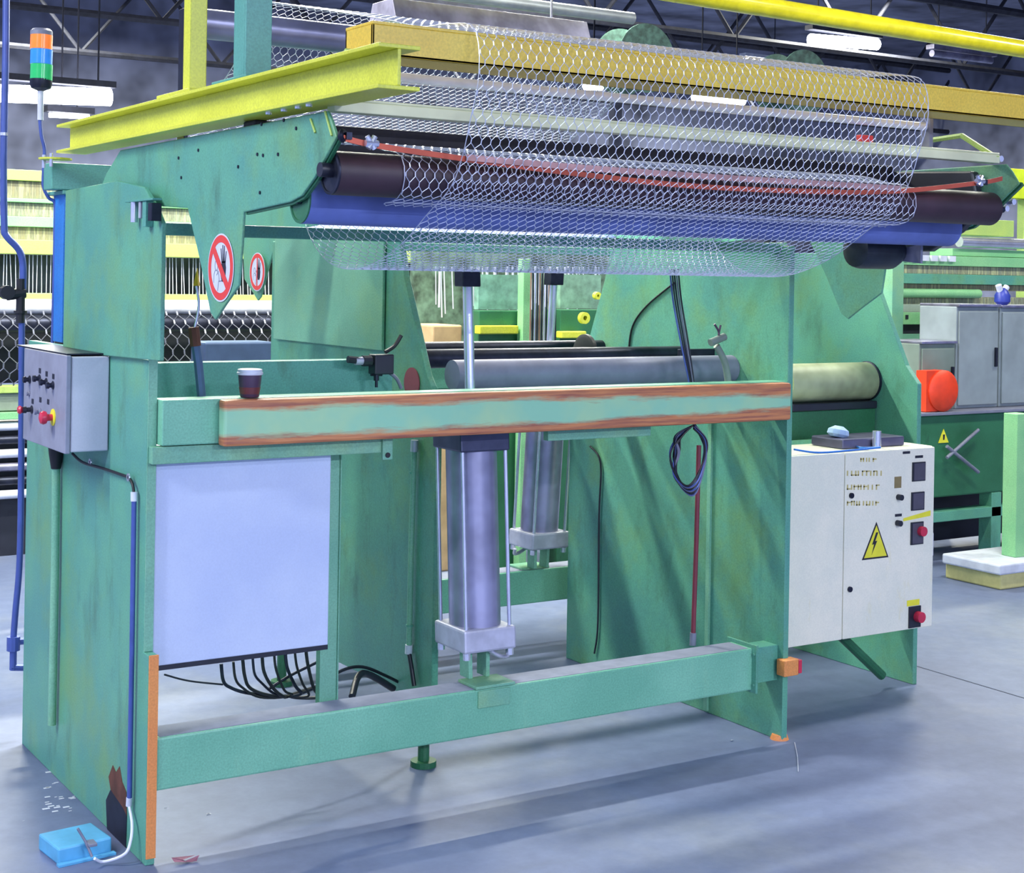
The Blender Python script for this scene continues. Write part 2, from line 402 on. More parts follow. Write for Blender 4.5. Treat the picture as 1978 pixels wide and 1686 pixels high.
# --- rollers between the arms
def roller(nm, y, z, r, mat, x0=.085, x1=2.28, cap=DARKST):
    rr = obj(nm, cyl(B(), (x0, y, z), (x1, y, z), r, seg=40), mat, mach, smooth=True)
    b = B(); lathe(b, [(r*.99,0),(r*.99,-.004),(r*.86,-.005),(r*.84,-.002),(r*.35,-.001)], (x0, y, z), (1,0,0))
    obj('end_cap', b, cap, rr, smooth=True)
    obj('axle', cyl(B(), (.04, y, z), (2.34, y, z), r*.2, seg=16), DARKST, rr, smooth=True)
    return rr
rr = roller('roller', -1.036, 1.929, .051, ROLLRED, .052)
tag(rr, label='dark red rubber roller')
b = B(); cyl(b, (.022,-1.036,1.935), (.052,-1.036,1.935), .017, seg=20)
obj('hub', b, BLACKP, rr, smooth=True)
rb = roller('roller', -.872, 1.873, .058, ROLLBLUE, .052, cap=GREEN_D); tag(rb, label='blue rubber roller')
obj('dark_filler', box(B(), .045, 2.325, -.60, -.52, 1.90, 2.085), plain('dull_purple_dark', '#2e2c38', .6, .2, .3), mach, bevel=.006)  # dark box added to fill in the darkness behind the rollers
b = B(); lathe(b, [(.03,0),(.055,.01),(.06,.03),(.06,.16),(.045,.19)], (2.02,-.72,1.80), (1,0,0), seg=24); box(b, 2.05, 2.19, -.75, -.69, 1.80, 1.9); obj('gear_motor', b, plain('motor_dark', '#2c3640', .45, .3, .3), mach, smooth=True)
b = B(); prism(b, [(-.82,1.76),(-.70,1.77),(-.68,1.86),(-.73,1.86),(-.75,1.81),(-.82,1.82)], 'x', 2.215, 2.225); obj('sensor_plate', b, GREYP, mach)
# rails between the arms: pale angle and bright tube
b = B(); box(b, .06, 2.33, -1.03, -.99, 2.072, 2.098); box(b, .06, 2.33, -1.03, -1.025, 2.098, 2.104)
obj('top_rail', b, plain('pale_rail_paint', '#dde2ba', .4, 0, .15, scale=5), mach, bevel=.002)
b = cyl(B(), (.09,-1.0,2.168), (2.03,-1.0,2.168), .012, seg=16)
tr = obj('bright_tube', b, plain('white_tube_paint', '#eef0fa', .3), mach, smooth=True)
obj('tube_bracket', box(B(), 2.03, 2.045, -1.02, -.98, 2.098, 2.20), GREYP, tr, bevel=.002)
# peaked bracket on top of the right arm
q = [at(*p, x=2.33) for p in ((1800,275),(1855,260),(1925,303),(1925,312),(1850,302))]
b = B(); tube(b, [at(1790,272,x=2.32), at(1858,262,x=2.32), at(1926,306,x=2.32)], .009, seg=6, smooth=False)
obj('arm_top_bracket', b, LIME, ar)
# --- bowed spreader bar: thin flat bar with a curved companion, clamped at both ends
def ribbon(pts, h, t):
    b = B(); P = smooth_path(pts, 8); rings = []
    for p in P:
        rings.append([b.verts.new(p+Vector(o_)) for o_ in ((0,-t,-h),(0,t,-h),(0,t,h),(0,-t,h))])
    for a, c in zip(rings, rings[1:]):
        for k in range(4): b.faces.new((a[k], a[(k+1)%4], c[(k+1)%4], c[k]))
    b.faces.new(rings[0]); b.faces.new(rings[-1][::-1]); return b
YB = -1.125
sp = obj('spreader_bar', ribbon([at(*p, y=YB) for p in ((662,266),(720,280),(870,303),(1100,334),(1320,358),(1540,369),(1720,370),(1885,354),(1935,345))], .0065, .003), BAND, mach)
tag(sp, label='bowed copper-orange flat bar')
sp2 = obj('spreader_bar', ribbon([at(*p, y=YB-.006) for p in ((900,304),(1100,322),(1320,338),(1560,353),(1740,364))], .0075, .002), BANDP, mach)
for p, s in (((662,262),1), ((1895,352),1)):
    q = at(*p, y=YB)
    b = B(); lathe(b, [(.013,-.006),(.016,0),(.013,.006),(.007,.006),(.007,-.006)], q, (.6,-.8,0), seg=20); box(b, q.x+.006, q.x+.02, q.y-.008, q.y+.008, q.z-.008, q.z+.008)
    obj('spreader_clamp', b, DARKST, mach, smooth=True)
for p in ((718,277),(1893,350)):
    q = at(*p, y=YB-.01); b = B()
    cyl(b, q-Vector((.008,0,.012)), q+Vector((.008,0,.016)), .007, seg=8); cyl(b, q-Vector((-.008,0,.012)), q+Vector((-.012,0,.016)), .006, seg=8); cyl(b, q-Vector((.016,0,0)), q+Vector((.016,0,0)), .008, seg=8)
    obj('wing_nut', b, STEEL, mach)
for p in ((1929,307),(1953,390),(1940,403)):
    q = at(*p, x=2.36); obj('bolt_head', cyl(B(), q-Vector((0,.012,0)), q+Vector((0,.012,0)), .010, seg=8), STEEL, ar)
# machine feet
for (x, y) in ((.014, 1.25), (1.075, .42)):
    pass
obj('foot', cyl(B(), (2.43,.03,0), (2.43,.03,.018), .035, .028, seg=16), ORANGE, mach)

# --- hydraulic lifting cylinder (tilts slightly back)
def hyd(origin_y=.12):
    h = thing('lift_cylinder', 'large steel lifting cylinder with tie rods standing on the front lower beam', 'cylinder', (1.165, .12, .371))
    tilt = .075
    def P(x, y, z): return (1.165 + x, .12 + y + (z-.371)*tilt, z)
    def sbox(x0, x1, y0, y1, z0, z1):
        b = B(); box(b, 1.165+x0, 1.165+x1, .12+y0, .12+y1, z0, z1)
        for v in b.verts: v.co.y += (v.co.z-.371)*tilt
        return b
    obj('barrel', cyl(B(), P(0,0,.53), P(0,0,1.125), .086, seg=48), STEEL_D, h, smooth=True)
    obj('base_flange', sbox(-.10,.10,-.10,.10,.470,.545), ALU, h, bevel=.008)
    obj('head_flange', sbox(-.095,.095,-.095,.095,1.118,1.180), plain('head_steel', '#4c5068', .4, .6, .2), h, bevel=.006)
    for sx in (-1, 1):
        for sy in (-1, 1):
            obj('tie_rod', cyl(B(), P(sx*.083,sy*.083,.54), P(sx*.083,sy*.083,1.12), .0065, seg=12), STEEL, h, smooth=True)
            obj('nut', cyl(B(), P(sx*.083,sy*.083,.448), P(sx*.083,sy*.083,.47), .012, seg=6), STEEL, h)
            obj('nut', cyl(B(), P(sx*.083,sy*.083,1.18), P(sx*.083,sy*.083,1.192), .012, seg=6), STEEL, h)
    pr = obj('piston_rod', cyl(B(), P(0,0,1.18), P(0,0,1.66), .0175, seg=28), STEEL, h, smooth=True)
    obj('rod_eye', sbox(-.035,.035,-.03,.03,1.66,1.72), DARKST, pr, bevel=.004)
    b = sbox(-.045,-.03,-.03,.03,.371,.475); 
    box(b, 1.165+.02, 1.165+.035, .09, .15, .371, .475); box(b, 1.165-.06, 1.165+.06, .09, .15, .455, .472)
    obj('foot_clevis', b, GREEN_L, h, bevel=.002)
    obj('hose_fitting', tube(B(), [P(.02,-.05,.465), P(.06,-.05,.44), P(.10,-.04,.435), P(.105,-.03,.46)], .008), ALU, h, smooth=True)
    return h
hy = hyd()

# --- the rear unit: the same machine turned half round behind the first
REAR = Vector((3.556, 1.74, 0))
rear = copy_tree(mach); rear.name = 'winding_machine.001'
rear.location = REAR; rear.rotation_euler = (0, 0, PI)
for ch_ in list(rear.children):
    n_ = ch_.name.split('.')[0]
    if n_ in ('rear_shelf', 'end_disc', 'door_panel', 'door_post', 'side_plate', 'dark_filler', 'foot') or (n_ == 'cover_plate' and abs(ch_.data.vertices[0].co.x) < 1):
        for g_ in list(ch_.children): bpy.data.objects.remove(g_)
        bpy.data.objects.remove(ch_)
def rear_part(nm, b, mat, **k):
    o = obj(nm, b, mat, origin=(0, 0, 0), **k); o.parent = rear
    # undo the half turn of the unit, so the mesh may be given in world coordinates
    for v in o.data.vertices: v.co = Vector((REAR.x-v.co.x, REAR.y-v.co.y, v.co.z))
    o.location = (0, 0, 0); return o
rear_part('side_plate', prism(B(), [(.33,.215),(1.74,.215),(1.74,1.826),(.62,1.826),(.578,1.69),(.40,1.345),(.33,1.27)], 'x', 1.116, 1.141), GREEN, bevel=.003)
b = B(); cyl(b, (1.128,.40,0), (1.128,.40,.02), .045, seg=16); cyl(b, (1.128,.40,.02), (1.128,.40,.215), .02, seg=12)
rear_part('foot', b, GREEN_D)
b = B(); cyl(b, (1.128,1.6,0), (1.128,1.6,.02), .045, seg=16); cyl(b, (1.128,1.6,.02), (1.128,1.6,.215), .02, seg=12)
rear_part('foot', b, GREEN_D)
rear_part('side_plate', prism(B(), [(.33,0),(1.74,0),(1.74,1.826),(.62,1.826),(.578,1.69),(.40,1.345),(.33,1.27)], 'x', 3.45, 3.475), GREEN, bevel=.003)
b = B(); tube(b, [(2.95,.36,.33), (3.30,.36,.05)], .02, smooth=False); rear_part('diagonal_brace', b, GREEN_D)
tag(rear, 'matching green machine frame behind, turned to face away from the camera', 'machine')
h2 = copy_tree(hy); h2.rotation_euler = (0, 0, PI); h2.location = (REAR.x-1.165, REAR.y-.12, .371)
tag(h2, 'rear steel lifting cylinder seen in shade behind the front cylinder', 'cylinder')

# pale drum motor on the rear unit above the cabinet
b = B(); lathe(b, [(.02,0),(.075,.0),(.082,.02),(.082,.52),(.07,.56)], (2.95,.62,1.265), (1,0,0)); 
dm = thing('drum_motor', 'pale yellow-green drum motor above the cream cabinet', 'motor', (3.2,.62,1.18))
obj('drum', b, plain('pale_drum_paint', '#a9b48c', .5, 0, .3, scale=5), dm, smooth=True)
b = B(); lathe(b, [(.072,0),(.086,.004),(.086,.03),(.06,.04),(.03,.05)], (3.47,.62,1.265), (-1,0,0)); obj('end_bell', b, DARKST, dm, smooth=True)
b = B(); box(b, 2.95, 3.44, .55, .69, 1.15, 1.182); obj('mounting_bracket', b, BLACKP, dm, bevel=.004)
b = box(B(), 2.46, 3.44, .56, .60, 1.03, 1.15); obj('mounting_bar', b, GREEN_D, dm, bevel=.004)

# ================================================================== YELLOW GIRDERS
yb = thing('yellow_girder', 'yellow steel I-beam over the left arm, sloping end flanges towards the camera', 'girder', (.03,-.2,2.085))
tag(yb, 'short yellow I-beam lying along the top of the left arm')
b = B(); x0, x1, y0, y1 = -.02, .08, -1.40, .94
box(b, x0, x1, y0, y1, 2.085, 2.094); box(b, x0, x1, y0, y1, 2.171, 2.180); box(b, .026, .034, y0, y1, 2.094, 2.171)
obj('i_section', b, YELLOW, yb, bevel=.0015)
b = B()
for p in ((675,101),(437,165),(308,200)):
    q = at(*p, x=.024); cyl(b, (.014, q.y, q.z), (.026, q.y, q.z), .008, seg=10)
obj('bolt', b, LIME, yb)
for (yy, zz) in ((-1.02,2.081),(-.88,2.081),(-.96,2.081),(-.79,2.081)):
    obj('bolt', cyl(B(), (.0, yy, 2.079), (.0, yy, 2.085), .008, seg=8), STEEL, yb)
b = B(); cyl(b, (-.005,1.0,2.066), (-.005,1.0,2.072), .055, seg=24); 
obj('foot_flange', b, YELLOW, yb)
for yy in (.96, 1.05):
    obj('bolt', cyl(B(), (-.03, yy, 2.04), (-.03, yy, 2.085), .006, seg=8), STEEL, yb)
yx = obj('yellow_girder', None or (lambda b: (box(b, .06, 4.1, -1.215, -1.207, 2.182, 2.25), box(b, .06, .066, -1.215, -1.08, 2.182, 2.25), box(b, .06, 4.1, -1.215, -1.08, 2.250, 2.257), box(b, .06, 4.1, -1.215, -1.08, 2.182, 2.189), box(b,.06,4.1,-1.088,-1.08,2.182,2.25), b)[-1])(B()), YELLOW2, bevel=.0015)
tag(yx, 'long yellow box girder running across above the wire netting', 'girder')
# posts standing on the short girder
p = thing('yellow_post', 'upright yellow post standing on the short yellow I-beam', 'post', (.03,-.19,2.18))
obj('shaft', box(B(), .012, .062, -.215, -.165, 2.186, 3.3), YELLOW, p, bevel=.003)
b = box(B(), -.015, .085, -.29, -.03, 2.1805, 2.19); obj('base_plate', b, YELLOW, p, bevel=.002)
p = thing('green_post', 'upright teal channel post standing on the short yellow I-beam', 'post', (.03,-.58,2.18))
b = B(); box(b, .0, .008, -.63, -.56, 2.186, 3.3); box(b, .0, .07, -.64, -.63, 2.186, 3.3); obj('shaft', b, TEAL, p, bevel=.002)
b = box(B(), -.015, .09, -.68, -.45, 2.1805, 2.188); obj('base_plate', b, TEAL, p, bevel=.002)
# blue column and the cross tube it carries
col = thing('blue_column', 'blue-faced upright column behind the left cover plate', 'column', (.08,1.2,1.441))
obj('post', box(B(), .065, .10, 1.10, 1.235, 1.441, 1.955), TEAL, col, bevel=.003)
tag(obj('blue_facing', box(B(), .058, .065, 1.105, 1.235, 1.441, 1.955), BLUE, col), label='blue face')
obj('head_plate', box(B(), .04, .16, 1.06, 1.26, 1.955, 1.968), TEAL, col, bevel=.002)
ct = obj('cross_tube', box(B(), .0, 1.05, 1.06, 1.16, 1.969, 2.062), TEAL, bevel=.004); tag(ct, 'teal square tube lying across behind the arms on the blue column', 'beam')

# ================================================================== WIRE NETTING
def netting(name, x0, cols, pitch, path, r, mat, jitter=.0012, rowh=None, xo=None):
    P = smooth_path([(0, y, z) for y, z in path], 10)
    L = [0]
    for a, c in zip(P, P[1:]): L.append(L[-1]+(c-a).length)
    def pos(x, s):
        s = max(0, min(s, L[-1]-1e-6)); i = 0
        lo, hi = 0, len(L)-1
        while hi-lo > 1:
            m_ = (lo+hi)//2
            if L[m_] <= s: lo = m_
            else: hi = m_
        t = (s-L[lo])/(L[hi]-L[lo]); q = P[lo].lerp(P[hi], t)
        return Vector((x, q.y, q.z))
    verts, faces = [], []
    def seg(a, c, rr):
        d = c-a
        if d.length < 1e-5: return
        u, v = frame_axes(d); n0 = len(verts)
        for q in (a, c):
            for k in range(3):
                t = 2*PI*k/3; verts.append(tuple(q+(u*math.cos(t)+v*math.sin(t))*rr))
        for k in range(3): faces.append((n0+k, n0+(k+1) % 3, n0+3+(k+1) % 3, n0+3+k))
    h = rowh or pitch*.90; e = h*.42
    rows = int(L[-1]/h)
    def jit(): return random.uniform(-jitter, jitter)
    node = {}
    for j in range(rows+1):
        for i in range(cols):
            x = x0+(i+.5*(j % 2))*pitch; dx = jit(); s = j*h+jit()
            node[i, j] = (pos(x+dx, s), pos(x+dx, min(s+e, L[-1])))
    bump = Vector((0, -r, r))
    for (i, j), (a, c) in node.items():
        seg(a, c, r*1.6)
        if j < rows:
            ks = (i-1, i) if j % 2 == 0 else (i, i+1)
            for k in ks:
                if (k, j+1) in node: seg(c, node[k, j+1][0], r*.85)
    for xx in (x0-.002, x0+(cols-.5)*pitch+.002):
        prev = None
        for k in range(int(L[-1]/.03)+1):
            q = pos(xx, k*.03)
            if prev: seg(prev, q, r*1.3)
            prev = q
    me = bpy.data.meshes.new(name)
    org = Vector((x0+cols*pitch/2, P[0].y, min(p.z for p in P)))
    me.from_pydata([tuple(Vector(v)-org) for v in verts], [], faces); me.materials.append(mat)
    o = bpy.data.objects.new(name, me); C.objects.link(o); o.location = org
    return o
path_a = [(.75,2.12),(.42,2.24),(.20,2.34),(.13,2.43),(.08,2.48),(-.01,2.495),(-.30,2.44),(-.75,2.35),(-.97,2.300),(-1.10,2.290),(-1.215,2.272),(-1.250,2.22),(-1.250,2.14),(-1.222,2.065),(-1.190,1.985),(-1.135,1.905),(-1.02,1.842),(-.93,1.79),(-.83,1.748),(-.70,1.715),(-.56,1.712),(-.44,1.745),(-.34,1.82),(-.28,1.93)]
na = netting('wire_netting', .315, 57, .0257, path_a, .0010, WIRE)
tag(na, 'wide hexagonal wire netting hanging in a loop from the yellow girder', 'netting')
path_b = [(-.66,2.03),(-.86,2.020),(-.975,1.995),(-1.036,1.987),(-1.078,1.970),(-1.093,1.929),(-1.078,1.888),(-1.036,1.870),(-1.0,1.868),(-.97,1.862)]
nb = netting('wire_netting', .215, 66, .0257, path_b, .0010, WIRE)
tag(nb, 'second layer of wire netting wrapped round the dark red roller', 'netting')
gr = obj('guide_roller', cyl(B(), (.12,.10,2.43), (2.0,.10,2.43), .045, seg=32), STEEL_D, smooth=True); tag(gr, 'grey steel guide roller high behind the posts', 'roller')
b = B(); box(b, .105, .118, .07, .13, 2.063, 2.47); g2 = obj('roller_bracket', b, DARKST, bevel=.003)
g2.parent = None; tag(g2, 'dark bracket holding the left end of the high guide roller', 'bracket')

# ================================================================== SIGNS ON THE ARM TAILS
def prohibition(cx, cy, cz, rad, nrm, flip=1, label='', slope=1):
    """round sign in an X plane; nrm = -1 faces left"""
    th = .0016
    root = thing('prohibition_sign', label, 'sign', (cx, cy, cz))
    def X(k): return cx + nrm*th*k
    def ringp(r, n=48): return [(cy+r*math.cos(2*PI*i/n), cz+r*math.sin(2*PI*i/n)) for i in range(n)]
    obj('sign_disc', prism(B(), ringp(rad), 'x', cx, X(.5)), SIGNWHITE, root)
    b = B(); o_ = ringp(rad*.95); i_ = ringp(rad*.74)
    A_ = [[b.verts.new((X(k), *p)) for p in R_] for k in (.5, .9) for R_ in (o_, i_)]
    n = len(o_)
    for q in range(n):
        r_ = (q+1) % n
        b.faces.new((A_[0][q], A_[0][r_], A_[1][r_], A_[1][q])); b.faces.new((A_[2][q], A_[2][r_], A_[3][r_], A_[3][q]))
        b.faces.new((A_[0][q], A_[0][r_], A_[2][r_], A_[2][q])); b.faces.new((A_[1][q], A_[1][r_], A_[3][r_], A_[3][q]))
    # hand: image right is -y on a left-facing plane
    def hp(pts): return [(cy - u*rad*flip, cz + v*rad) for u, v in pts]
    obj('sign_ring', b, SIGNRED, root)
    b = B()
    prism(b, hp([(.05,.02),(.10,.18),(.36,.20),(.42,.0),(.38,-.30),(.30,-.42),(.12,-.40),(.0,-.18),(-.14,.02),(-.10,.08)]), 'x', X(.5), X(.8))
    for (u0, u1, v1, t) in ((.11,.02,.56,.035),(.19,.15,.66,.037),(.27,.28,.64,.037),(.35,.42,.48,.033)):
        prism(b, hp([(u0-t,.14),(u1-t*.7,v1),(u1+t*.7,v1),(u0+t,.14)]), 'x', X(.5), X(.8))
    obj('hand_symbol', b, SIGNBLACK, root)
    b = B()
    def outline(pts, t=.016):
        for (a, c) in zip(pts, pts[1:]):
            d = Vector((c[0]-a[0], c[1]-a[1])).normalized(); n_ = Vector((-d.y, d.x))*t
            prism(b, hp([(a[0]+n_.x, a[1]+n_.y), (c[0]+n_.x, c[1]+n_.y), (c[0]-n_.x, c[1]-n_.y), (a[0]-n_.x, a[1]-n_.y)]), 'x', X(.5), X(.75))
    head = [(-.33+.11*math.cos(t), .06+.15*math.sin(t)) for t in [2*PI*k/14 for k in range(15)]]
    outline(head); outline([(-.42,-.08),(-.5,-.2),(-.52,-.45)]); outline([(-.24,-.08),(-.12,-.22),(-.08,-.40),(.12,-.38)]); outline([(-.12,-.38),(-.2,-.68)]); outline([(-.3,-.22),(-.15,-.1)])
    obj('person_outline', b, GREYP, root)
    t = .085; b = B(); u = .56
    if slope: prism(b, hp([(-u-t,u-t),(-u+t,u+t),(u+t,-u+t),(u-t,-u-t)]), 'x', X(.85), X(1.05))
    else: prism(b, hp([(-t*.7,.76),(t*.7,.76),(t*.7,-.76),(-t*.7,-.76)]), 'x', X(.85), X(1.05))
    obj('sign_bar', b, SIGNRED, root)
    return root
q = at(427, 517, x=.029)
prohibition(.0285, q.y, q.z, .090, -1, 1, 'round red and white no-touching sign on the tail of the left arm')
q = at(497, 525, x=1.199)
prohibition(1.1990, q.y, q.z, .085, -1, 1, 'smaller-looking round no-touching sign further back, right of the first', 0)

# ================================================================== CONTROL BOX ON THE LEFT PLATE
cb = thing('control_box', 'grey switch box with knobs and red buttons on the left side plate', 'control box', (-.068,.62,1.14))
bx = obj('housing', box(B(), -.118, -.002, .389, .854, 1.143, 1.432), BOXG, cb, bevel=.004)
fr = obj('front_panel', box(B(), -.136, -.120, .385, .858, 1.139, 1.436), plain('panel_grey', '#8d90a3', .45), cb, bevel=.003)
obj('rain_hood', box(B(), -.13, -.002, .40, .98, 1.4365, 1.441), DARKST, cb, bevel=.001)
def knob(px, py, r, mat, L=.022, nm='knob'):
    q = at(px, py, x=-.136); b = B()
    lathe(b, [(r*.9,0),(r,.002),(r*.8,.004),(r*.55,.006),(r*.55,L*.6),(r*.8,L*.65),(r*.75,L)], (-.136, q.y, q.z), (-1,0,0), seg=18)
    return obj(nm, b, mat, fr, smooth=True)
for p in ((58,733),(77,731),(90,738),(103,744)): knob(*p, .0135, DARKST)
for p in ((57,760),): knob(*p, .009, GREYP, .01, 'key_switch')
knob(62,791,.014,BLACKP,.03); knob(78,795,.012,GREYP,.02); 
q = at(103,806,x=-.136)
b = B(); lathe(b, [(.026,0),(.026,.003),(.01,.004)], (-.136,q.y,q.z), (-1,0,0)); obj('yellow_collar', b, SIGNYEL, fr)
b = B(); lathe(b, [(.01,0),(.011,.018),(.019,.022),(.021,.03),(.018,.038),(.008,.042)], (-.137,q.y,q.z), (-1,0,0)); obj('emergency_stop', b, RED, fr, smooth=True)
q = at(60,791,x=-.136); b = B(); lathe(b, [(.011,0),(.014,.006),(.010,.012)], (-.166,q.y,q.z), (-1,0,0)); obj('red_button', b, RED, fr, smooth=True)
for p in ((77,716),(90,722),(103,727),(63,775),(78,772),(93,776)):
    q = at(*p, x=-.1365); obj('name_plate', box(B(), -.1372, -.136, q.y-.011, q.y+.011, q.z-.008, q.z+.008), BLACKP, fr)
cond = thing('conduit', 'pale green conduit running down the left plate below the switch box', 'conduit', (-.02,.96,.15))
obj('pipe', tube(B(), [at(108,905,x=-.02), at(106,1100,x=-.02), at(100,1400,x=-.02)], .0135, smooth=False), GREEN_L, cond, smooth=True)
b = B(); lathe(b, [(.028,.09),(.024,.05),(.016,.0)], at(108,905,x=-.02), (0,0,1)); obj('cable_boot', b, BLACK, cond, smooth=True)
tb = thing('cable_conduit', 'blue-grey tube clipped to the front of the left plate feeding the foot pedal', 'conduit', (-.02,.15,.1))
obj('pipe', tube(B(), [at(259,962,x=-.015), at(255,1250,x=-.015), at(250,1545,x=-.015)], .0075, smooth=False), BLUETUBE, tb, smooth=True)
obj('end_sleeve', cyl(B(), at(259,950,x=-.015), at(259,968,x=-.015), .010), WHITEP, tb, smooth=True)
obj('end_sleeve', cyl(B(), at(250,1540,x=-.015), at(249,1556,x=-.015), .009), WHITEP, tb, smooth=True)
obj('upper_cable', tube(B(), [at(140,876,x=-.03), at(160,893,x=-.02), at(200,905,x=-.015), at(238,918,x=-.012), at(248,922,x=-.015), at(256,935,x=-.015), at(259,955,x=-.015)], .0045), BLACK, tb, smooth=True)
obj('lower_cable', tube(B(), [at(249,1554,x=-.015), at(255,1590,x=-.02), at(252,1625,x=-.03), at(240,1650,x=-.05), (-.10,.06,.012), (-.13,.05,.03)], .0045), WHITEP, tb, smooth=True)
for p in ((174,893),(248,922)):
    q = at(*p, x=-.018); b = B(); lathe(b, [(.012,-.002),(.012,.002),(.006,.002),(.006,-.002)], q, (-1,0,0), seg=16); obj('cable_clip', b, STEEL, tb)

# blue-grey service pipe at the left edge with valve and floor socket
YP = 1.42
sv = thing('service_pipe', 'tall blue-grey service pipe at the left edge with a black valve', 'pipe', tuple(at(28,1290,y=YP)))
obj('upper_pipe', tube(B(), [at(12,-60,y=YP), at(11,100,y=YP), at(7,300,y=YP), at(8,430,y=YP), at(12,455,y=YP), at(36,482,y=YP), at(44,510,y=YP), at(44,560,y=YP)], .0125), BLUETUBE, sv, smooth=True)
q = at(40,565,y=YP); b = B(); cyl(b, q-Vector((.05,0,.01)), q+Vector((.015,0,-.0)), .02, seg=12); cyl(b, q+Vector((0,0,-.11)), q+Vector((0,0,.05)), .016, seg=12); cyl(b, q+Vector((0,0,-.075)), q+Vector((0,0,-.065)), .024, seg=12); cyl(b, q+Vector((-.05,-.02,0)), q+Vector((-.05,.02,0)), .026, seg=10)
obj('valve', b, BLACK, sv)
obj('lower_pipe', tube(B(), [at(42,610,y=YP), at(41,900,y=YP), at(38,1080,y=YP), at(30,1180,y=YP), at(26,1232,y=YP)], .0115), BLUETUBE, sv, smooth=True)
q = at(26,1240,y=YP); b = B(); cyl(b, q+Vector((0,0,-.03)), q+Vector((0,0,.02)), .024, seg=12); cyl(b, q+Vector((0,0,-.10)), q+Vector((0,0,-.02)), .013, seg=12); cyl(b, q+Vector((0,0,-.0)), q+Vector((.06,0,.0)), .013, seg=10); cyl(b, q+Vector((-.008,0,-.09)), q+Vector((.06,0,-.10)), .013, seg=10)
obj('elbow_socket', b, BLUETUBE, sv)
b = B(); q = at(40,600,y=YP); 
obj('pipe_joint', cyl(B(), at(7,256+0,y=YP), at(7,262,y=YP), .0145), STEEL, sv)

# signal tower
st = thing('signal_tower', 'stack light with orange, blue and green lenses on a thin pole', 'signal lamp', tuple(at(78,380,y=1.22)))
a = at(78,178,y=1.22); 
def seg_z(p0, p1): return at(*p0, y=1.22), at(*p1, y=1.22)
for nm, m_, y0, y1 in (('orange_lens', ORANGELENS, 68, 95), ('blue_lens', BLUELENS, 96, 124), ('green_lens', GREENLENS, 125, 155)):
    p0, p1 = seg_z((79.5,y1),(80.5,y0)); obj(nm, cyl(B(), p0, p1, .038, seg=28), m_, st, smooth=True)
p0, p1 = seg_z((80,68),(80.5,57)); b = B(); lathe(b, [(.038,0),(.038,.014),(.030,.022)], p0, (0,0,1)); obj('cap', b, GREYP, st, smooth=True)
p0 = at(79,176,y=1.22); b = B(); lathe(b, [(.010,0),(.034,.010),(.038,.022),(.038,.042)], p0, (0,0,1)); obj('lamp_base', b, DARKST, st, smooth=True)
obj('pole', tube(B(), [at(78.5,176,y=1.22), at(78,232,y=1.22)], .0105, smooth=False), WHITEP, st, smooth=True)
obj('cable_tube', tube(B(), [at(77,232,y=1.22), at(80,262,y=1.22), at(86,290,y=1.22), at(84,330,y=1.22), at(84,360,y=1.22), at(94,382,y=1.22), at(107,397,y=1.22), at(106,470,y=1.22), at(101,670,y=1.22)], .006), BLUETUBE, st, smooth=True)

# foot pedal
fp = thing('foot_pedal', 'light blue foot pedal on the floor beside the left plate', 'pedal', (-.14,.10,0))
def rot_prism(pts, z0, z1): return prism(B(), pts, 'z', z0, z1)
A0 = at(112,1672,z=0); A1 = at(216,1648,z=0); d = (A1-A0).normalized(); n = Vector((-d.y, d.x, 0))
W = (A1-A0).length
def q4(a0, a1, b0, b1): return [tuple((A0+d*a+n*b_)[:2]) for a, b_ in ((a0,b0),(a1,b0),(a1,b1),(a0,b1))]
obj('base_tray', rot_prism(q4(-.005,W+.005,-.02,.0), .0, .008), PEDALB, fp, bevel=.001)
obj('pedal_body', rot_prism(q4(0,W,0,.15), .0, .048), PEDALB, fp, bevel=.006)
obj('pedal_rod', tube(B(), [at(150,1600,z=.10), at(165,1625,z=.06), at(178,1655,z=.02)], .004, smooth=False), GREYP, fp, smooth=True)
q = at(172,1640,z=.03); obj('pedal_pad', box(B(), q.x-.012, q.x+.012, q.y-.04, q.y-.0, .049, .058), GREYP, fp, bevel=.002)

# ================================================================== SMALL THINGS ON THE UPPER BEAM
q = at(478, 766, z=1.3275)
cup = thing('paper_cup', 'brown paper cup with a pale lid standing on the worn beam', 'cup', (q.x, .01, 1.3275))
b = B(); lathe(b, [(.0265,0),(.028,.003),(.0335,.052),(.0345,.068)], (q.x,.01,1.3275), (0,0,1)); obj('cup_body', b, BROWN, cup, smooth=True)
b = B(); lathe(b, [(.0270,.001),(.0310,.026),(.0318,.030)], (q.x,.01,1.3275), (0,0,1)); o = obj('russet_band', b, CUPRED, cup, smooth=True); o.scale = (1.012,1.012,1)
b = B(); lathe(b, [(.0370,.066),(.0385,.068),(.0385,.073),(.036,.075),(.0365,.082),(.030,.084)], (q.x,.01,1.3275), (0,0,1)); obj('lid', b, WHITEP, cup, smooth=True)

# control lever with yellow tip
YL = .12
lv = thing('hand_lever', 'grey and rust lever with a yellow triangular tip behind the cup', 'lever', tuple(at(390,762,y=YL)))
obj('lever_shaft', tube(B(), [at(390,772,y=YL), at(383,700,y=YL), at(378,668,y=YL)], .014, seg=8, smooth=False), plain('lever_grey','#50688a',.5,.3), lv)
obj('lever_sleeve', tube(B(), [at(378,668,y=YL), at(374,632,y=YL)], .017, seg=8, smooth=False), RUST, lv)
obj('lever_rod', tube(B(), [at(376,634,y=YL), at(384,590,y=YL), at(379,552,y=YL)], .004, seg=8), STEEL, lv, smooth=True)
b = B(); p0 = at(380,552,y=YL); p1 = at(381,518,y=YL); cyl(b, p0, p1, .011, .001, seg=4); obj('yellow_tip', b, plain('tip_yellow','#e8b82c',.5), lv)

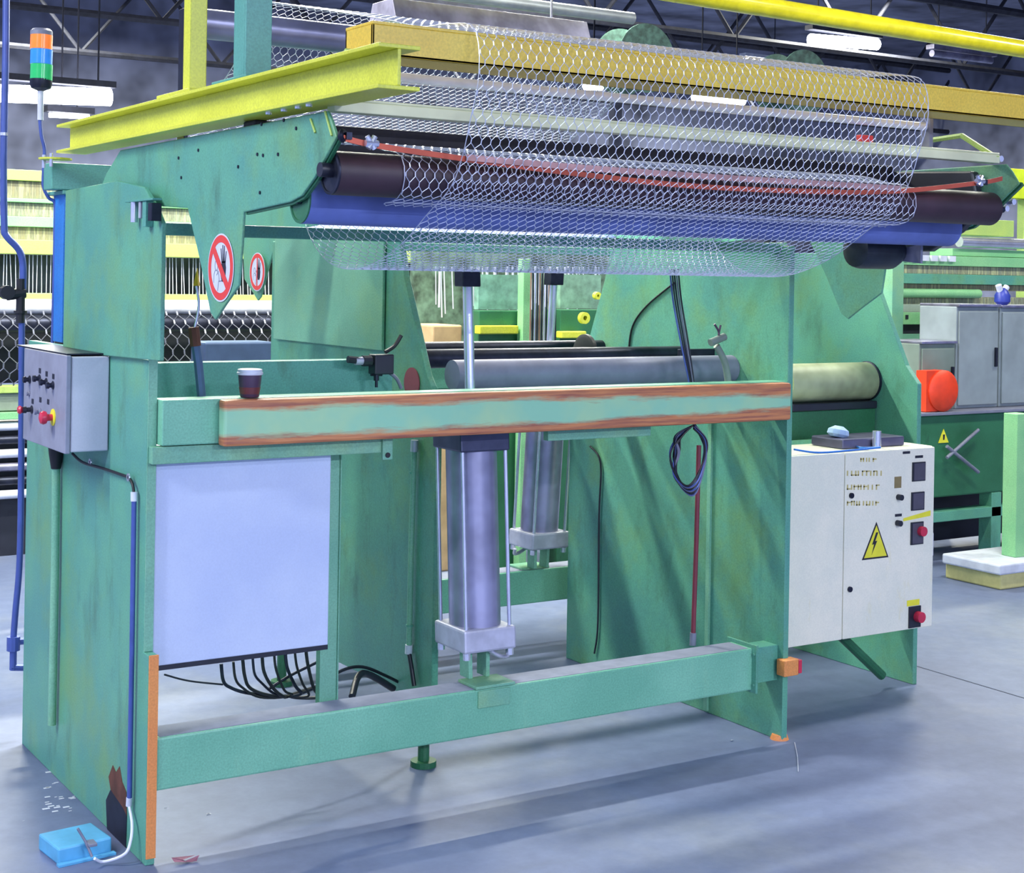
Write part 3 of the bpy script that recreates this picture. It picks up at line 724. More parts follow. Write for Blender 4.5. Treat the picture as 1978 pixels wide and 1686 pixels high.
# valve group near mid plate
vg = thing('valve_block', 'black valve block with lever and nozzle above the worn beam', 'valve', tuple(at(730,750,y=.28)))
YV = .22
def A(px, py, y=YV): return at(px, py, y=y)
b = B(); tube(b, [A(672,694), A(706,697)], .012, seg=10, smooth=False); tube(b, [A(700,697), A(716,697)], .018, seg=10, smooth=False); obj('solenoid', b, BLACKP, vg)
obj('solenoid_barrel', tube(B(), [A(686,697), A(700,697)], .0135, seg=12, smooth=False), ALU, vg, smooth=True)
b = B(); q = A(735,705); box(b, q.x-.03, q.x+.04, q.y-.02, q.y+.03, q.z-.03, q.z+.035); obj('valve_body', b, BLACKP, vg, bevel=.004)
b = B(); tube(b, [A(744,680), A(762,668), A(775,648)], .007, seg=8); obj('valve_lever', b, BLACK, vg, smooth=True)
b = B(); tube(b, [A(716,724), A(738,724)], .004, seg=8, smooth=False); tube(b, [A(727,715), A(727,735)], .009, seg=10, smooth=False); tube(b, [A(727,735), A(727,748)], .005, seg=10, smooth=False); obj('nozzle', b, DARKST, vg)
obj('hose', tube(B(), [A(745,715), A(765,730), A(775,750)], .006), GREYP, vg, smooth=True)
rd = obj('red_guard_disc', (lambda q: cyl(B(), (1.111,q.y,q.z), (1.1145,q.y,q.z), .055, seg=28))(at(795,740,x=1.112)), plain('faded_red', '#9a4a52', .6)); tag(rd, 'faded red disc on the middle plate just above the worn beam', 'disc')
# brass valve at the right
vr = thing('elbow_valve', 'grey elbow valve with handle standing at the right end of the worn beam', 'valve', tuple(at(1408,742,y=.12)))
b = B(); tube(b, [at(1408,748,y=.12), at(1400,700,y=.12), at(1384,668,y=.12)], .013, seg=10); tube(b, [at(1372,662,y=.12), at(1400,650,y=.12)], .014, seg=10, smooth=False); obj('body', b, plain('elbow_grey', '#7d8c84', .5), vr, smooth=True)
b = B(); tube(b, [at(1388,652,y=.12), at(1388,640,y=.12), at(1380,626,y=.12)], .004, seg=8); tube(b, [at(1388,645,y=.12), at(1392,628,y=.12)], .004, seg=8, smooth=False); obj('handle', b, BROWN, vr)
b = B(); q = at(1340,688,y=.45); box(b, q.x-.09, q.x+.10, .42, .44, q.z-.05, q.z+.03); o = obj('junction_box', b, DARKST, bevel=.003); tag(o, 'dark junction box on the shelf behind the hanging cables', 'box')
b = B(); tube(b, [at(1304,545,x=2.41), at(1250,590,x=2.41), at(1222,630,x=2.41), at(1214,680,x=2.41)], .004); o = obj('thin_cable', b, BLACK, smooth=True); tag(o, 'thin dark cable curving down the inside of the right plate', 'cable')
# hanging cables and coil
hc = thing('cable_bundle', 'bundle of dark cables hanging down to a coil below the worn beam', 'cables', tuple(at(1330,945,y=.0)))
for k in range(5):
    o1 = (k-2)*4
    obj('strand', tube(B(), [at(1302+o1,520,y=.16), at(1308+o1,580,y=.15), at(1322+o1*.9,660,y=.13), at(1336+o1*.6,742,y=.12), at(1340+o1*.5,800,y=.11)], .0032), (BLUETUBE, BLACKP, DARKST, GREYP, BLACKP)[k], hc, smooth=True)
for k in range(14):
    L_ = [at(1340,828-k,y=-.02+k*.0025), at(1356+random.uniform(0,9),850,y=-.02+k*.0025), at(1360+random.uniform(-2,4),885,y=-.02+k*.0025), at(1345+random.uniform(-3,3),925+k*2,y=-.02+k*.0025), at(1325,938+k,y=-.02+k*.0025), at(1304+random.uniform(-4,4),915,y=-.02+k*.0025), at(1296+random.uniform(-4,18),875,y=-.02+k*.0025), at(1308+random.uniform(-4,12),842,y=-.02+k*.0025), at(1338,822,y=-.02+k*.0025)]
    obj('coil_loop', tube(B(), L_, .0033, seg=8), (BLACK, DARKST, BLUETUBE, GREYP, BLACK)[k % 5], hc, smooth=True)
rpz = thing('red_pipe', 'thin red pipe running down the right plate to the lower beam', 'pipe', tuple(at(1340,1240,y=.16)))
obj('pipe', tube(B(), [at(1350,860,y=.16), at(1345,1050,y=.16), at(1339,1225,y=.16)], .009, smooth=False), PIPERED, rpz, smooth=True)
obj('end_fitting', cyl(B(), at(1339,1222,y=.16), at(1338,1246,y=.16), .012), GREYP, rpz)
rc = obj('green_rib', box(B(), 2.404, 2.4145, .42, .44, .01, 1.19), GREEN_L); tag(rc, 'light green vertical rib on the inside of the right plate beside the red pipe', 'rib')
b = B(); tube(b, [at(1140,862,x=2.408), at(1160,895,x=2.408), at(1157,1000,x=2.408), at(1155,1200,x=2.408), at(1148,1262,x=2.408)], .004); o = obj('thin_cable', b, BLACKP, smooth=True); tag(o, 'thin dark cable running straight down the right plate left of the red pipe', 'cable')
# conduit on the middle plate
mc = thing('conduit', 'pale green conduit on the middle plate between white door and cylinder', 'conduit', tuple(at(790,1320,x=1.10)))
obj('pipe', tube(B(), [at(800,868,x=1.10), at(794,1060,x=1.10), at(790,1250,x=1.10)], .010, smooth=False), GREEN_L, mc, smooth=True)
obj('upper_sleeve', cyl(B(), at(801,850,x=1.10), at(800,872,x=1.10), .013), ALU, mc, smooth=True)
obj('end_sleeve', cyl(B(), at(790,1245,x=1.10), at(789,1262,x=1.10), .013), WHITEP, mc, smooth=True)
obj('cable_tail', tube(B(), [at(790,1260,x=1.10), at(795,1290,x=1.10), at(800,1325,x=1.10)], .008), BLACKP, mc, smooth=True)
for p in ((797,913),(791,1208)): obj('clip', cyl(B(), at(p[0],p[1]-2,x=1.10), at(p[0],p[1]+2,x=1.10), .013), GREEN, mc)
# drooping cable loom below the white door
cl = thing('cable_loom', 'black cables drooping in loops below the white door', 'cables', (.45,.34,.36))
for k in range(9):
    px = 428 + k*20 + random.uniform(-3,3); py = 1296 - k*4.0
    obj('cable', tube(B(), [at(px,py-14,y=.30), at(px+4,py+18,y=.30), at(px+14+random.uniform(0,6),1325+random.uniform(-6,8),y=.31), at(px+55-k*4,1342+random.uniform(-3,6),y=.33), at(560,1344,y=.36), at(620,1322,y=.40), at(660,1295,y=.45), at(700,1288,y=.5), at(745,1305,y=.55), at(790,1328,y=.6)], .0042 if k%2 else .0055, seg=7), BLACK if k%3 else DARKST, cl, smooth=True)
obj('cable', tube(B(), [at(318,1303,y=.24), at(365,1315,y=.28), at(430,1322,y=.31)], .003), BLACKP, cl, smooth=True)
obj('cable', tube(B(), [at(632,1270,y=.3), at(600,1285,y=.33), at(560,1305,y=.34), at(520,1330,y=.34)], .005), DARKST, cl, smooth=True)
obj('cable', tube(B(), [at(680,1345,y=.4), at(700,1300,y=.5), at(760,1330,y=.55)], .012), BLACKP, cl, smooth=True)

# ================================================================== CREAM ELECTRICAL CABINET
YC = .18
ec = thing('electrical_cabinet', 'cream electrical cabinet with meters and warning triangle right of the front machine', 'cabinet', (3.0,YC+.1,.30))
cx0, cx1 = 2.47, at(1803,900,y=YC).x
zt = at(1700,868,y=YC).z; zb = at(1650,1232,y=YC).z
xs = at(1628,1000,y=YC).x
obj('cabinet_body', box(B(), cx0, cx1, YC+.006, YC+.28, zb, zt), CREAM, ec, bevel=.003)
dl = obj('door', box(B(), cx0+.002, xs-.002, YC-.008, YC+.006, zb+.003, zt-.003), CREAM, ec, bevel=.003)
dd = obj('door', box(B(), xs+.002, cx1-.002, YC-.008, YC+.006, zb+.003, zt-.003), CREAM, ec, bevel=.003)
def cq(px, py): return at(px, py, y=YC-.009)
def cbox(parent, nm, p0, p1, mat, t=.004, bevel=0):
    a = cq(*p0); c = cq(*p1)
    return obj(nm, box(B(), min(a.x,c.x), max(a.x,c.x), YC-.008-t, YC-.0085, min(a.z,c.z), max(a.z,c.z)), mat, parent, bevel=bevel)
METER = plain('meter_face', '#55525f', .25)
for (p0, p1) in (((1762,893),(1786,928)), ((1760,951),(1784,984)), ((1759,1009),(1782,1050))):
    f_ = cbox(dd, 'meter', p0, p1, BLACKP, .006, .001)
    cbox(f_, 'meter_face', (p0[0]+2,p0[1]+2), (p1[0]-2,p1[1]-2), METER, .0075)
q = cq(1776,1025); obj('red_switch', cyl(B(), (q.x,YC-.035,q.z), (q.x,YC-.014,q.z), .020, seg=14), RED, dd, smooth=True)
cbox(dd, 'isolator', (1755,1172), (1777,1210), BLACKP, .006, .001)
q = cq(1770,1190); obj('red_switch', cyl(B(), (q.x,YC-.04,q.z), (q.x,YC-.014,q.z), .022, seg=14), RED, dd, smooth=True)
cbox(dd, 'yellow_label', (1752,1160), (1776,1168), SIGNYEL, .001)
a_, b__ = cq(1745,1003), cq(1800,992); 
obj('yellow_stripe', prism(B(), [(a_.x,a_.z-.008),(b__.x-.008,b__.z-.008),(b__.x-.008,b__.z+.014),(a_.x,a_.z+.004)], 'y', YC-.0095, YC-.0083), SIGNYEL, dd)
for p in ((1735,960),(1733,1010)): 
    q = cq(*p); obj('rotary_switch', cyl(B(), (q.x,YC-.03,q.z), (q.x,YC-.008,q.z), .012, seg=12), BLACKP, dd, smooth=True)
cbox(dd, 'lamp_label', (1728,921), (1741,942), plain('brown_label','#8a7a50',.6), .001)
for p in (((1729,993),(1742,997)),((1744,872),(1758,876)),((1768,880),(1783,884))): cbox(dd, 'name_plate', *p, BLACKP, .001)
for p in ((1644,957),(1641,1138)):
    q = cq(*p); obj('lock', cyl(B(), (q.x,YC-.016,q.z), (q.x,YC-.008,q.z), .011, seg=14), DARKST, dd, smooth=True)
# faded yellow hand lettering: short broken strokes in five rows
b = B(); LET = plain('faded_yellow_marking', '#cfc07a', .7)
for (x0_, x1_, yy, hh) in ((1662,1688,888,8),(1636,1702,914,10),(1636,1694,941,10),(1636,1694,972,9)):
    xx = x0_
    while xx < x1_:
        a = cq(xx, yy+hh/2); c = cq(xx+1.6, yy-hh/2); box(b, a.x, a.x+.006, YC-.0095, YC-.0083, a.z, c.z)
        if random.random() < .6: mz = random.choice((a.z, (a.z+c.z)/2, c.z-.005)); box(b, a.x, a.x+.02, YC-.0095, YC-.0083, mz, mz+.005)
        xx += random.choice((5, 6, 8))
obj('faded_marking', b, LET, dd)
# warning triangle with a lightning flash
def tri(pts, e): return [(p.x, p.z) for p in pts]
T = [cq(1693,1008), cq(1665,1082), cq(1716,1076)]
wt = obj('warning_triangle', prism(B(), tri(T, 0), 'y', YC-.0095, YC-.0082), SIGNBLACK, dd)
cen = (T[0]+T[1]+T[2])/3
obj('triangle_face', prism(B(), [(cen.x+(p.x-cen.x)*.86, cen.z+(p.z-cen.z)*.86) for p in T], 'y', YC-.0102, YC-.0095), SIGNYEL, wt)
fl = [cq(*p) for p in ((1692,1028),(1684,1052),(1688,1051),(1683,1072),(1694,1044),(1690,1045),(1696,1028))]
obj('lightning_symbol', prism(B(), [(p.x, p.z) for p in fl], 'y', YC-.0108, YC-.0102), SIGNBLACK, wt)
# side socket
b = B(); box(b, cx1-.002, cx1+.035, YC+.02, YC+.14, at(1800,1078,y=YC).z, at(1800,1030,y=YC).z); obj('side_socket', b, WHITEP, ec, bevel=.008)
# support bracket under cabinet
# loose things on top
q = at(1618,818,y=.32)
o = obj('cleaning_cloth', None or (lambda b: (lathe(b, [(.03,0),(.045,.012),(.042,.03),(.018,.045)], (q.x,.32,zt+.04), (.2,0,1), seg=10), b)[-1])(B()), plain('pale_blue_cloth','#a9c4e6',.9)); tag(o, 'crumpled pale blue cloth on the clutter on top of the cream cabinet', 'cloth')
o = obj('steel_tray', box(B(), q.x-.05, q.x+.30, .24, .42, zt+.001, zt+.04), plain('tray_steel','#6c6a86',.35,.6), bevel=.006); tag(o, 'dull steel tray lying on top of the cream cabinet', 'tray')
o = obj('steel_can', cyl(B(), (q.x+.12,.22,zt+.001), (q.x+.12,.22,zt+.07), .018, seg=20), STEEL, smooth=True); tag(o, 'small shiny can in front of the tray on the cream cabinet', 'can')
b = B(); tube(b, [at(1534,868,y=YC-.02), at(1580,874,y=YC-.02), at(1640,870,y=YC-.02), at(1700,864,y=YC-.01), (3.0,YC+.03,zt+.008), (3.1,YC+.2,zt+.01)], .004); o = obj('loose_cord', b, BLUE, smooth=True); tag(o, 'thin blue cord lying along the top edge of the cream cabinet', 'cord')

# ================================================================== FLOOR LITTER
def scrap(p, col, s, label, n=9):
    q = at(*p, z=0); b = B(); random.seed(int(p[0]))
    vs_ = [b.verts.new((q.x+random.uniform(-s,s), q.y+random.uniform(-s,s)*.7, .001+random.uniform(0, s*.4))) for _ in range(n)]
    for i in range(n-2): b.faces.new((vs_[i], vs_[i+1], vs_[i+2]))
    bmesh.ops.solidify(b, geom=b.faces[:], thickness=.0015)
    for v in b.verts: v.co.z = max(v.co.z, .001)
    o = obj('paper_scrap', b, col); tag(o, label, 'litter')
scrap((352,1664), plain('pink_paper','#c08a9a',.8), .045, 'crumpled pinkish scrap on the floor by the orange strip')
scrap((1411,1431), WHITEP, .012, 'tiny white scrap on the floor in front of the right plate', 5)
scrap((322,1562), WHITEP, .012, 'thin white shaving on the floor just below the lower beam', 4)
scrap((400,1574), WHITEP, .014, 'white shaving on the floor right of the orange strip', 4)
scrap((45,1585), WHITEP, .01, 'white shaving on the floor at the far left', 4)
b = B(); tube(b, [at(1535,1434,z=.003), at(1540,1460,z=.004), at(1542,1490,z=.003)], .0015, seg=6); o = obj('wire_offcut', b, WIRE); tag(o, 'bent wire offcut on the floor in front of the right plate', 'wire')
# dust streaks left on the floor beside the left plate
b = B()
for k in range(26):
    q = at(90+random.uniform(-5,60), 1500+random.uniform(-10,70), z=0); s = random.uniform(.004,.012); box(b, q.x-s, q.x+s, q.y-s*.5, q.y+s*.5, .0005, .002)
o = obj('white_dust', b, WHITEP); tag(o, 'scattered white dust on the floor beside the left plate', 'dust', kind='stuff')

# ================================================================== NETTING MACHINE BEHIND (left and middle gaps)
YM = 5.0
def bz(py): return at(50, py, y=YM).z
nm = thing('netting_machine', 'long lime and green netting machine standing behind the two green frames', 'machine', (2.5,YM,0))
X0, X1 = .2, 6.2
def band(nm_, py0, py1, mat, y0=YM, dep=.25, par=nm, x0=X0, x1=X1, bev=.004):
    return obj(nm_, box(B(), x0, x1, y0, y0+dep, bz(py1), bz(py0)), mat, par, bevel=bev)
TEETH = banded('spindle_rack', ['#56564a', '#8a8460', '#6a6c5c', '#b4b080', '#7c8468'], 0, 60)
TEETH2 = banded('twister_rack', ['#505c5c', '#98a088', '#6c6e5c', '#c0c494', '#70806c'], 0, 50)
band('top_beam', 328, 349, LIME); band('spindle_rack', 349, 383, TEETH, YM+.03)
band('rail', 383, 391, PALE); band('twister_rack', 391, 418, TEETH2, YM+.03); band('rail', 418, 438, PALE)
band('twister_rack', 438, 464, TEETH, YM+.03); band('rail', 463, 491, LIME, YM-.04)
band('back_panel', 491, 585, plain('grey_panel', '#56606a', .8, 0, .5, scale=4), YM+.3, .05)  # mottled grey panel behind the warp wires
b = B()
for k in range(240):
    x = X0+.02+k*.0248; cyl(b, (x+random.uniform(-.006,.006), YM+.02, bz(583)), (x+random.uniform(-.01,.01), YM+.04, bz(492)), .0028, seg=5, cap=False)
tag(obj('warp_wires', b, WIRE, nm), kind='stuff')
band('lower_rail', 566, 580, LIME, YM-.02, .08)
rl = obj('feed_roll', cyl(B(), (X0, YM-.02, bz(592)), (X1, YM-.02, bz(592)), .045), WHITEP, nm, smooth=True)
obj('netting_pull_roll', cyl(B(), (X0, YM-.05, bz(625)), (X1, YM-.05, bz(625)), .055), DARKST, nm, smooth=True)
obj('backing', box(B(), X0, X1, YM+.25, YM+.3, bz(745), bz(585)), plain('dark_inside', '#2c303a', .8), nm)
band('rail', 742, 756, LIME, YM-.1, .1); band('skirt_panel', 756, 790, plain('greygreen_panel', '#7f8f80', .6), YM-.08); band('rail', 792, 806, PALE, YM-.1, .1)
for k in range(6):
    zz = bz(820+k*26); obj('stacked_tube', cyl(B(), (X0, YM-.06, zz), (X1, YM-.06, zz), .026), (WHITEP, DARKST, WHITEP, GALV, DARKST, WHITEP)[k], nm, smooth=True)
obj('base_skirt', box(B(), X0, X1, YM, YM+.3, 0.0, bz(812)), BLACKP, nm)
nc = netting('wire_netting', X0+.1, 74, .075, [(YM-.07,bz(600)),(YM-.14,bz(630)),(YM-.20,bz(670)),(YM-.22,bz(705)),(YM-.16,bz(740))], .0035, WIRED, .003)
tag(nc, 'dark coarse netting sheet hanging on the machine behind', 'netting')
o = obj('blue_bin', box(B(), 3.1, 3.75, 4.2, 4.5, 1.03, 1.24), plain('bin_blue', '#3f5f8c', .5), bevel=.01)
o.location = o.location; q = at(460,715,y=3.2); bpy.data.objects.remove(o)
q0 = at(395,700,y=3.2); q1 = at(528,660,y=3.2)
o = obj('storage_bin', box(B(), q0.x, q1.x, 3.2, 3.4, 0, q1.z), plain('bin_blue', '#3d5070', .5), bevel=.01); tag(o, 'dark blue-grey storage bin behind the paper cup', 'bin')

# ---- equipment seen in the middle gap, at y = 3.0 .. 3.4
G = lambda px, py: at(px, py, y=3.2)
def gbox(p0, p1, dep=.15, y=3.2, z0=None):
    a = at(*p0, y=y); c = at(*p1, y=y); return box(B(), a.x, c.x, y, y+dep, (c.z if z0 is None else z0), a.z)
ws = thing('cable_stand', 'green control stand with yellow handles seen between the two plates', 'machine', (3.4,3.3,0))
obj('panel', gbox((926,600),(1018,700), z0=0), GREEN_D, ws, bevel=.004); obj('handle', gbox((927,629),(1002,645), .06, 3.14), YELLOW, ws, bevel=.006)
obj('panel', gbox((1083,598),(1160,700), z0=0), GREEN_D, ws, bevel=.004); obj('handle', gbox((1085,640),(1133,653), .06, 3.14), YELLOW, ws, bevel=.006)
obj('upright', gbox((1012,500),(1023,700), .06, 3.12, z0=0), PALE, ws, bevel=.003)
q = at(1125,614,y=3.12); b = B(); lathe(b, [(.034,0),(.034,.03),(.014,.03),(.014,0)], q, (0,-1,0), seg=24); obj('yellow_ring', b, YELLOW, ws, smooth=True)
q = at(1150,571,y=3.12); b = B(); lathe(b, [(.022,0),(.022,.03),(.008,.03),(.008,0)], q, (0,-1,0), seg=24); obj('yellow_ring', b, YELLOW, ws, smooth=True)
COP = plain('copper_tube', '#b88c78', .3, .7)
for k in range(12):
    px = 1026+k*4.4; a = at(px,520,y=3.0+.01*(k%3)); c = at(px,700,y=3.0+.01*(k%3)); obj('bar', cyl(B(), (a.x,a.y,c.z), (a.x,a.y,a.z), .0045, seg=8), (COP, DARKST, STEEL, DARKST)[k % 4], ws)
obj('top_panel', gbox((925,530),(1012,598), .05, 3.3), plain('misty_green', '#7fb0a0', .6, 0, .3), ws)
obj('top_panel', gbox((1083,530),(1160,596), .05, 3.3), plain('misty_green2', '#86b09a', .6, 0, .3), ws)
a = gbox((836,628),(892,700), .3, 3.4, z0=0); o = obj('cardboard_box', a, BEIGE, bevel=.01); tag(o, 'tall beige cardboard box behind the front piston rod', 'box')
b = B()
random.seed(3)
for k in range(46):
    px = random.uniform(838,1160); a = at(px,515,y=3.6); L_ = random.uniform(560,628) if px < 900 else random.uniform(580,600)
    c = at(px+random.uniform(-3,3),L_,y=3.6); cyl(b, c, a, random.choice((.003,.004,.007)), seg=5)
o = obj('hanging_wires', b, WIRE); tag(o, 'curtain of thin hanging wires seen in the gap between the plates', 'wires', kind='stuff')
o = obj('back_board', box(B(), at(800,530,y=3.9).x, at(1180,530,y=3.9).x, 3.9, 3.95, 0, at(900,440,y=3.9).z), plain('grey_green_board', '#6f8f78', .7, 0, .5, scale=9)); tag(o, 'grey-green board closing the gap between the plates far behind', 'panel')

# ================================================================== MACHINE AND CABINETS AT THE RIGHT
YR = 2.9
def rz(py): return at(1850, py, y=YR).z
def rx(px, py=600): return at(px, py, y=YR).x
mr = thing('netting_machine', 'pale green machine with rollers and racks at the right edge', 'machine', (6.6,YR,0))
RX0, RX1 = rx(1733), rx(1978)+1.2
def rband(nm_, py0, py1, mat, px0=1733, px1=None, y0=YR, dep=.2, bev=.003):
    return obj(nm_, box(B(), rx(px0), RX1 if px1 is None else rx(px1), y0, y0+dep, rz(py1), rz(py0)), mat, mr, bevel=bev)
rband('end_frame', 497, 800, GREEN_L, 1712, 1734, YR-.05, .4)
rband('lime_panel', 421, 453, LIME, 1850, 1956)
obj('silver_roll', cyl(B(), (rx(1846), YR-.02, rz(467)), (RX1, YR-.02, rz(467)), .036), STEEL, mr, smooth=True)
rband('rail', 480, 494, PALE, 1838); rband('rail', 495, 514, PALE, 1733, None, YR-.03)
for k in range(6): 
    x = rx(1734)+k*.085; obj('white_block', box(B(), x, x+.06, YR-.05, YR-.03, rz(506), rz(495)), WHITEP, mr)
rband('spindle_rack', 514, 530, TEETH2); rband('rail', 530, 549, GREEN, 1733, None, YR-.02); rband('spindle_rack', 549, 561, TEETH, y0=YR+.02)
obj('green_tube', cyl(B(), (rx(1736), YR-.01, rz(567)), (rx(1888), YR-.01, rz(567)), .03), PALE, mr, smooth=True)
rband('spindle_rack', 574, 590, TEETH2, y0=YR+.02); rband('panel', 588, 603, plain('greygreen2', '#9aac9c', .6), 1733, 1850, YR-.02)
hp_ = rband('hole_panel', 603, 626, PALE, 1733, 1847, YR-.03)
b = B()
for px in (1745,1779,1797,1815,1832): 
    x = rx(px); box(b, x-.012, x+.012, YR-.034, YR-.029, rz(616), rz(608))
obj('slots', b, BLACKP, hp_)
rband('dark_gap', 626, 644, BLACKP, 1733, 1847, YR+.01); rband('rail', 644, 657, GREEN_L, 1733, 1847, YR-.03); rband('lower_panel', 657, 1030, GREEN_D, 1733, 1848, YR+.05, .1)
# grey cabinets
BASE_TOP = at(1776,797,y=2.2).z
def cabinet(px0, px1, py0, py1, yy, label, mat):
    a = at(px0, py0, y=yy); c = at(px1, py1, y=yy); c.z = BASE_TOP+.001
    t = thing('control_cabinet', label, 'cabinet', ((a.x+c.x)/2, yy, c.z))
    obj('housing', box(B(), a.x, c.x, yy, yy+.3, c.z, a.z), mat, t, bevel=.006)
    obj('door', box(B(), a.x+.015, c.x-.015, yy-.012, yy, c.z+.02, a.z-.03), mat, t, bevel=.004)
    obj('handle', box(B(), c.x-.05, c.x-.035, yy-.03, yy-.012, (a.z+c.z)/2-.06, (a.z+c.z)/2+.06), DARKST, t, bevel=.003)
    obj('top_edge', box(B(), a.x+.001, c.x-.001, yy-.02, yy+.3, a.z, a.z+.015), GALV, t, bevel=.002)
    return t
GCAB = plain('cabinet_grey', '#8e9aa0', .5, 0, .15, scale=4)
cabinet(1848, 1926, 592, 798, 2.3, 'grey control cabinet in front of the right machine, left of two', GCAB)
cabinet(1932, 2060, 594, 798, 2.3, 'grey control cabinet cut off by the right edge of the photo', GCAB)
cabinet(1776, 1843, 664, 798, 2.3, 'lower grey-green cabinet behind the orange cover', plain('cabinet_greygreen', '#788880', .5, 0, .15, scale=4))
o = thing('blue_bag', 'dark blue tied bag on top of the grey cabinet', 'bag', tuple(at(1936,594,y=2.3)))
q = at(1936,590,y=2.4); b = B(); lathe(b, [(.03,0),(.05,.02),(.05,.06),(.03,.095),(.012,.11)], (q.x,2.4,at(1936,594,y=2.3).z+.015), (0,0,1), seg=18); obj('bag', b, plain('navy_plastic','#2a3a9c',.4), o, smooth=True)
b = B(); tube(b, [(q.x-.02,2.4,q.z+.09),(q.x-.04,2.4,q.z+.13)], .02, smooth=False); tube(b, [(q.x+.01,2.4,q.z+.09),(q.x+.04,2.4,q.z+.12)], .02, smooth=False); obj('tie', b, WHITEP, o, smooth=True)
# green lower body with braces
gb = thing('green_base_unit', 'dark green machine base with crossed braces under the grey cabinets', 'machine', (6.4,2.1,0))
a = at(1776,797,y=2.2); c = at(1990,945,y=2.2)
obj('body', box(B(), a.x, c.x+1.2, 2.2, 2.7, c.z, a.z-.02), GREEN_D, gb, bevel=.01)
obj('top_slab', box(B(), a.x-.02, c.x+1.2, 2.17, 2.72, a.z-.02, a.z), GREYP, gb, bevel=.004)
for p0, p1 in (((1829,884),(1890,830)), ((1829,862),(1890,912))):
    obj('brace', tube(B(), [at(*p0,y=2.15), at(*p1,y=2.15)], .011, smooth=False), GREYP, gb, smooth=True)
obj('lower_rail', box(B(), a.x, c.x+1.2, 2.2, 2.3, at(1850,1005,y=2.2).z, at(1850,985,y=2.2).z), GREEN, gb, bevel=.004)
for px in (1782, 1915, 1978):
    x = at(px,1000,y=2.2).x; obj('leg', box(B(), x, x+.09, 2.2, 2.3, 0, c.z), GREEN, gb, bevel=.004)
x = at(1965,1000,y=2.1).x; 
obj('dark_back', box(B(), a.x, c.x+1.2, 2.62, 2.66, .05, c.z), BLACKP, gb)
q = at(1823,843,y=2.195); b = B(); T_ = [(q.x-.045,q.z-.038),(q.x+.045,q.z-.038),(q.x,q.z+.045)]
wt2 = thing('warning_triangle', 'small yellow warning triangle on the dark green machine base', 'sign', (q.x,2.196,q.z))
obj('triangle', prism(B(), T_, 'y', 2.196, 2.199), SIGNYEL, wt2); obj('symbol', prism(B(), [(q.x-.004,q.z-.02),(q.x+.006,q.z-.02),(q.x+.01,q.z+.012),(q.x-.006,q.z+.012)], 'y', 2.194, 2.196), SIGNBLACK, wt2)
q = at(1808,765,y=2.25); q.z = BASE_TOP+.126; oc = obj('orange_cover', (lambda b: (lathe(b, [(.03,0),(.115,.0),(.125,.02),(.125,.10),(.10,.12)], (q.x-.01,2.28,q.z), (0,-1,0), seg=24), box(b, q.x-.15, q.x-.01, 2.19, 2.27, q.z-.122, q.z+.122), b)[-1])(B()), LAMPRED, smooth=True); tag(oc, 'bright orange-red rounded cover beside the grey cabinets', 'cover')
# stack of pale blocks at right edge on the floor
q = at(1933,1140,z=0); ps = thing('pallet_stack', 'yellow and white packed blocks on the floor at the right edge', 'stack', (q.x+.15,q.y,0))
obj('yellow_block', box(B(), q.x, q.x+.5, q.y, q.y+.4, .0, at(1933,1110,y=q.y).z), plain('cream_yellow', '#d8cf8a', .6), ps, bevel=.01)
obj('white_top', box(B(), q.x-.03, q.x+.5, q.y-.02, q.y+.4, at(1933,1110,y=q.y).z, at(1933,1090,y=q.y).z), WHITEP, ps, bevel=.01)
obj('green_leg', box(B(), at(1966,800,y=q.y+.1).x, at(1990,800,y=q.y+.1).x, q.y+.1, q.y+.2, at(1933,1090,y=q.y).z, at(1966,800,y=q.y+.1).z), PALE, ps, bevel=.004)
# lime beam ends by the right arm
b = gbox((1952,325),(2010,386), .15, 4.0); o = obj('lime_beam', b, plain('bright_lime', '#c6d82c', .5), bevel=.004); tag(o, 'bright lime beam end showing right of the right arm tip', 'beam')
o2 = obj('lime_beam_support', gbox((1985,386),(2010,500), .1, 4.0, z0=0), LIME); tag(o2, 'support of the bright lime beam at the right edge', 'post')

# ================================================================== OVERHEAD
b = B(); y = 2.0; a = at(1290,-17,y=y); c = at(1990,97,y=y); d = (c-a).normalized()
o = obj('yellow_gas_pipe', cyl(B(), a-d*1.5, c+d*3, .052, seg=28), plain('glossy_yellow', '#dccf20', .25), smooth=True); tag(o, 'glossy yellow pipe crossing the upper right corner under the roof', 'pipe')
def tube_lamp(p0, p1, y, r, label, lit=True, grp=None):
    a = at(*p0, y=y); c = at(*p1, y=y); t = thing('tube_lamp', label, 'lamp', tuple((a+c)/2), grp)
    m_ = (a+c)/2
    obj('tube', cyl(B(), a, c, r, seg=16), TUBE_E if lit else GALV, t, smooth=True)
    b = B(); dd_ = (c-a).normalized()*.03; s = Vector((0,0,r*1.4)); 
    box(b, a.x-.03, c.x+.03, y-.06, y+.06, max(a.z,c.z)+r*1.05, max(a.z,c.z)+r*1.05+.05); obj('housing', b, TRUSS if lit else GALV, t)
    for sx in (a.x+.1, c.x-.1): obj('hanger', cyl(B(), (sx,y,max(a.z,c.z)+r*1.05+.05), (sx,y,6.6), .008, seg=5), TRUSS, t)
tube_lamp((1566,76),(1694,86), 8, .062, 'lit tube lamp under the yellow pipe at the upper right')
tube_lamp((-60,178),(213,188), 8, .07, 'long lit tube lamp behind the signal tower')
tube_lamp((95,222),(172,226), 8.5, .02, 'short distant lit tube lamp below the long one at the left')
tube_lamp((1340,187),(1436,195), 8, .045, 'lit tube lamp seen through the netting right of centre')
tube_lamp((1130,165),(1162,166), 8, .045, 'short lit tube lamp seen through the netting at centre')
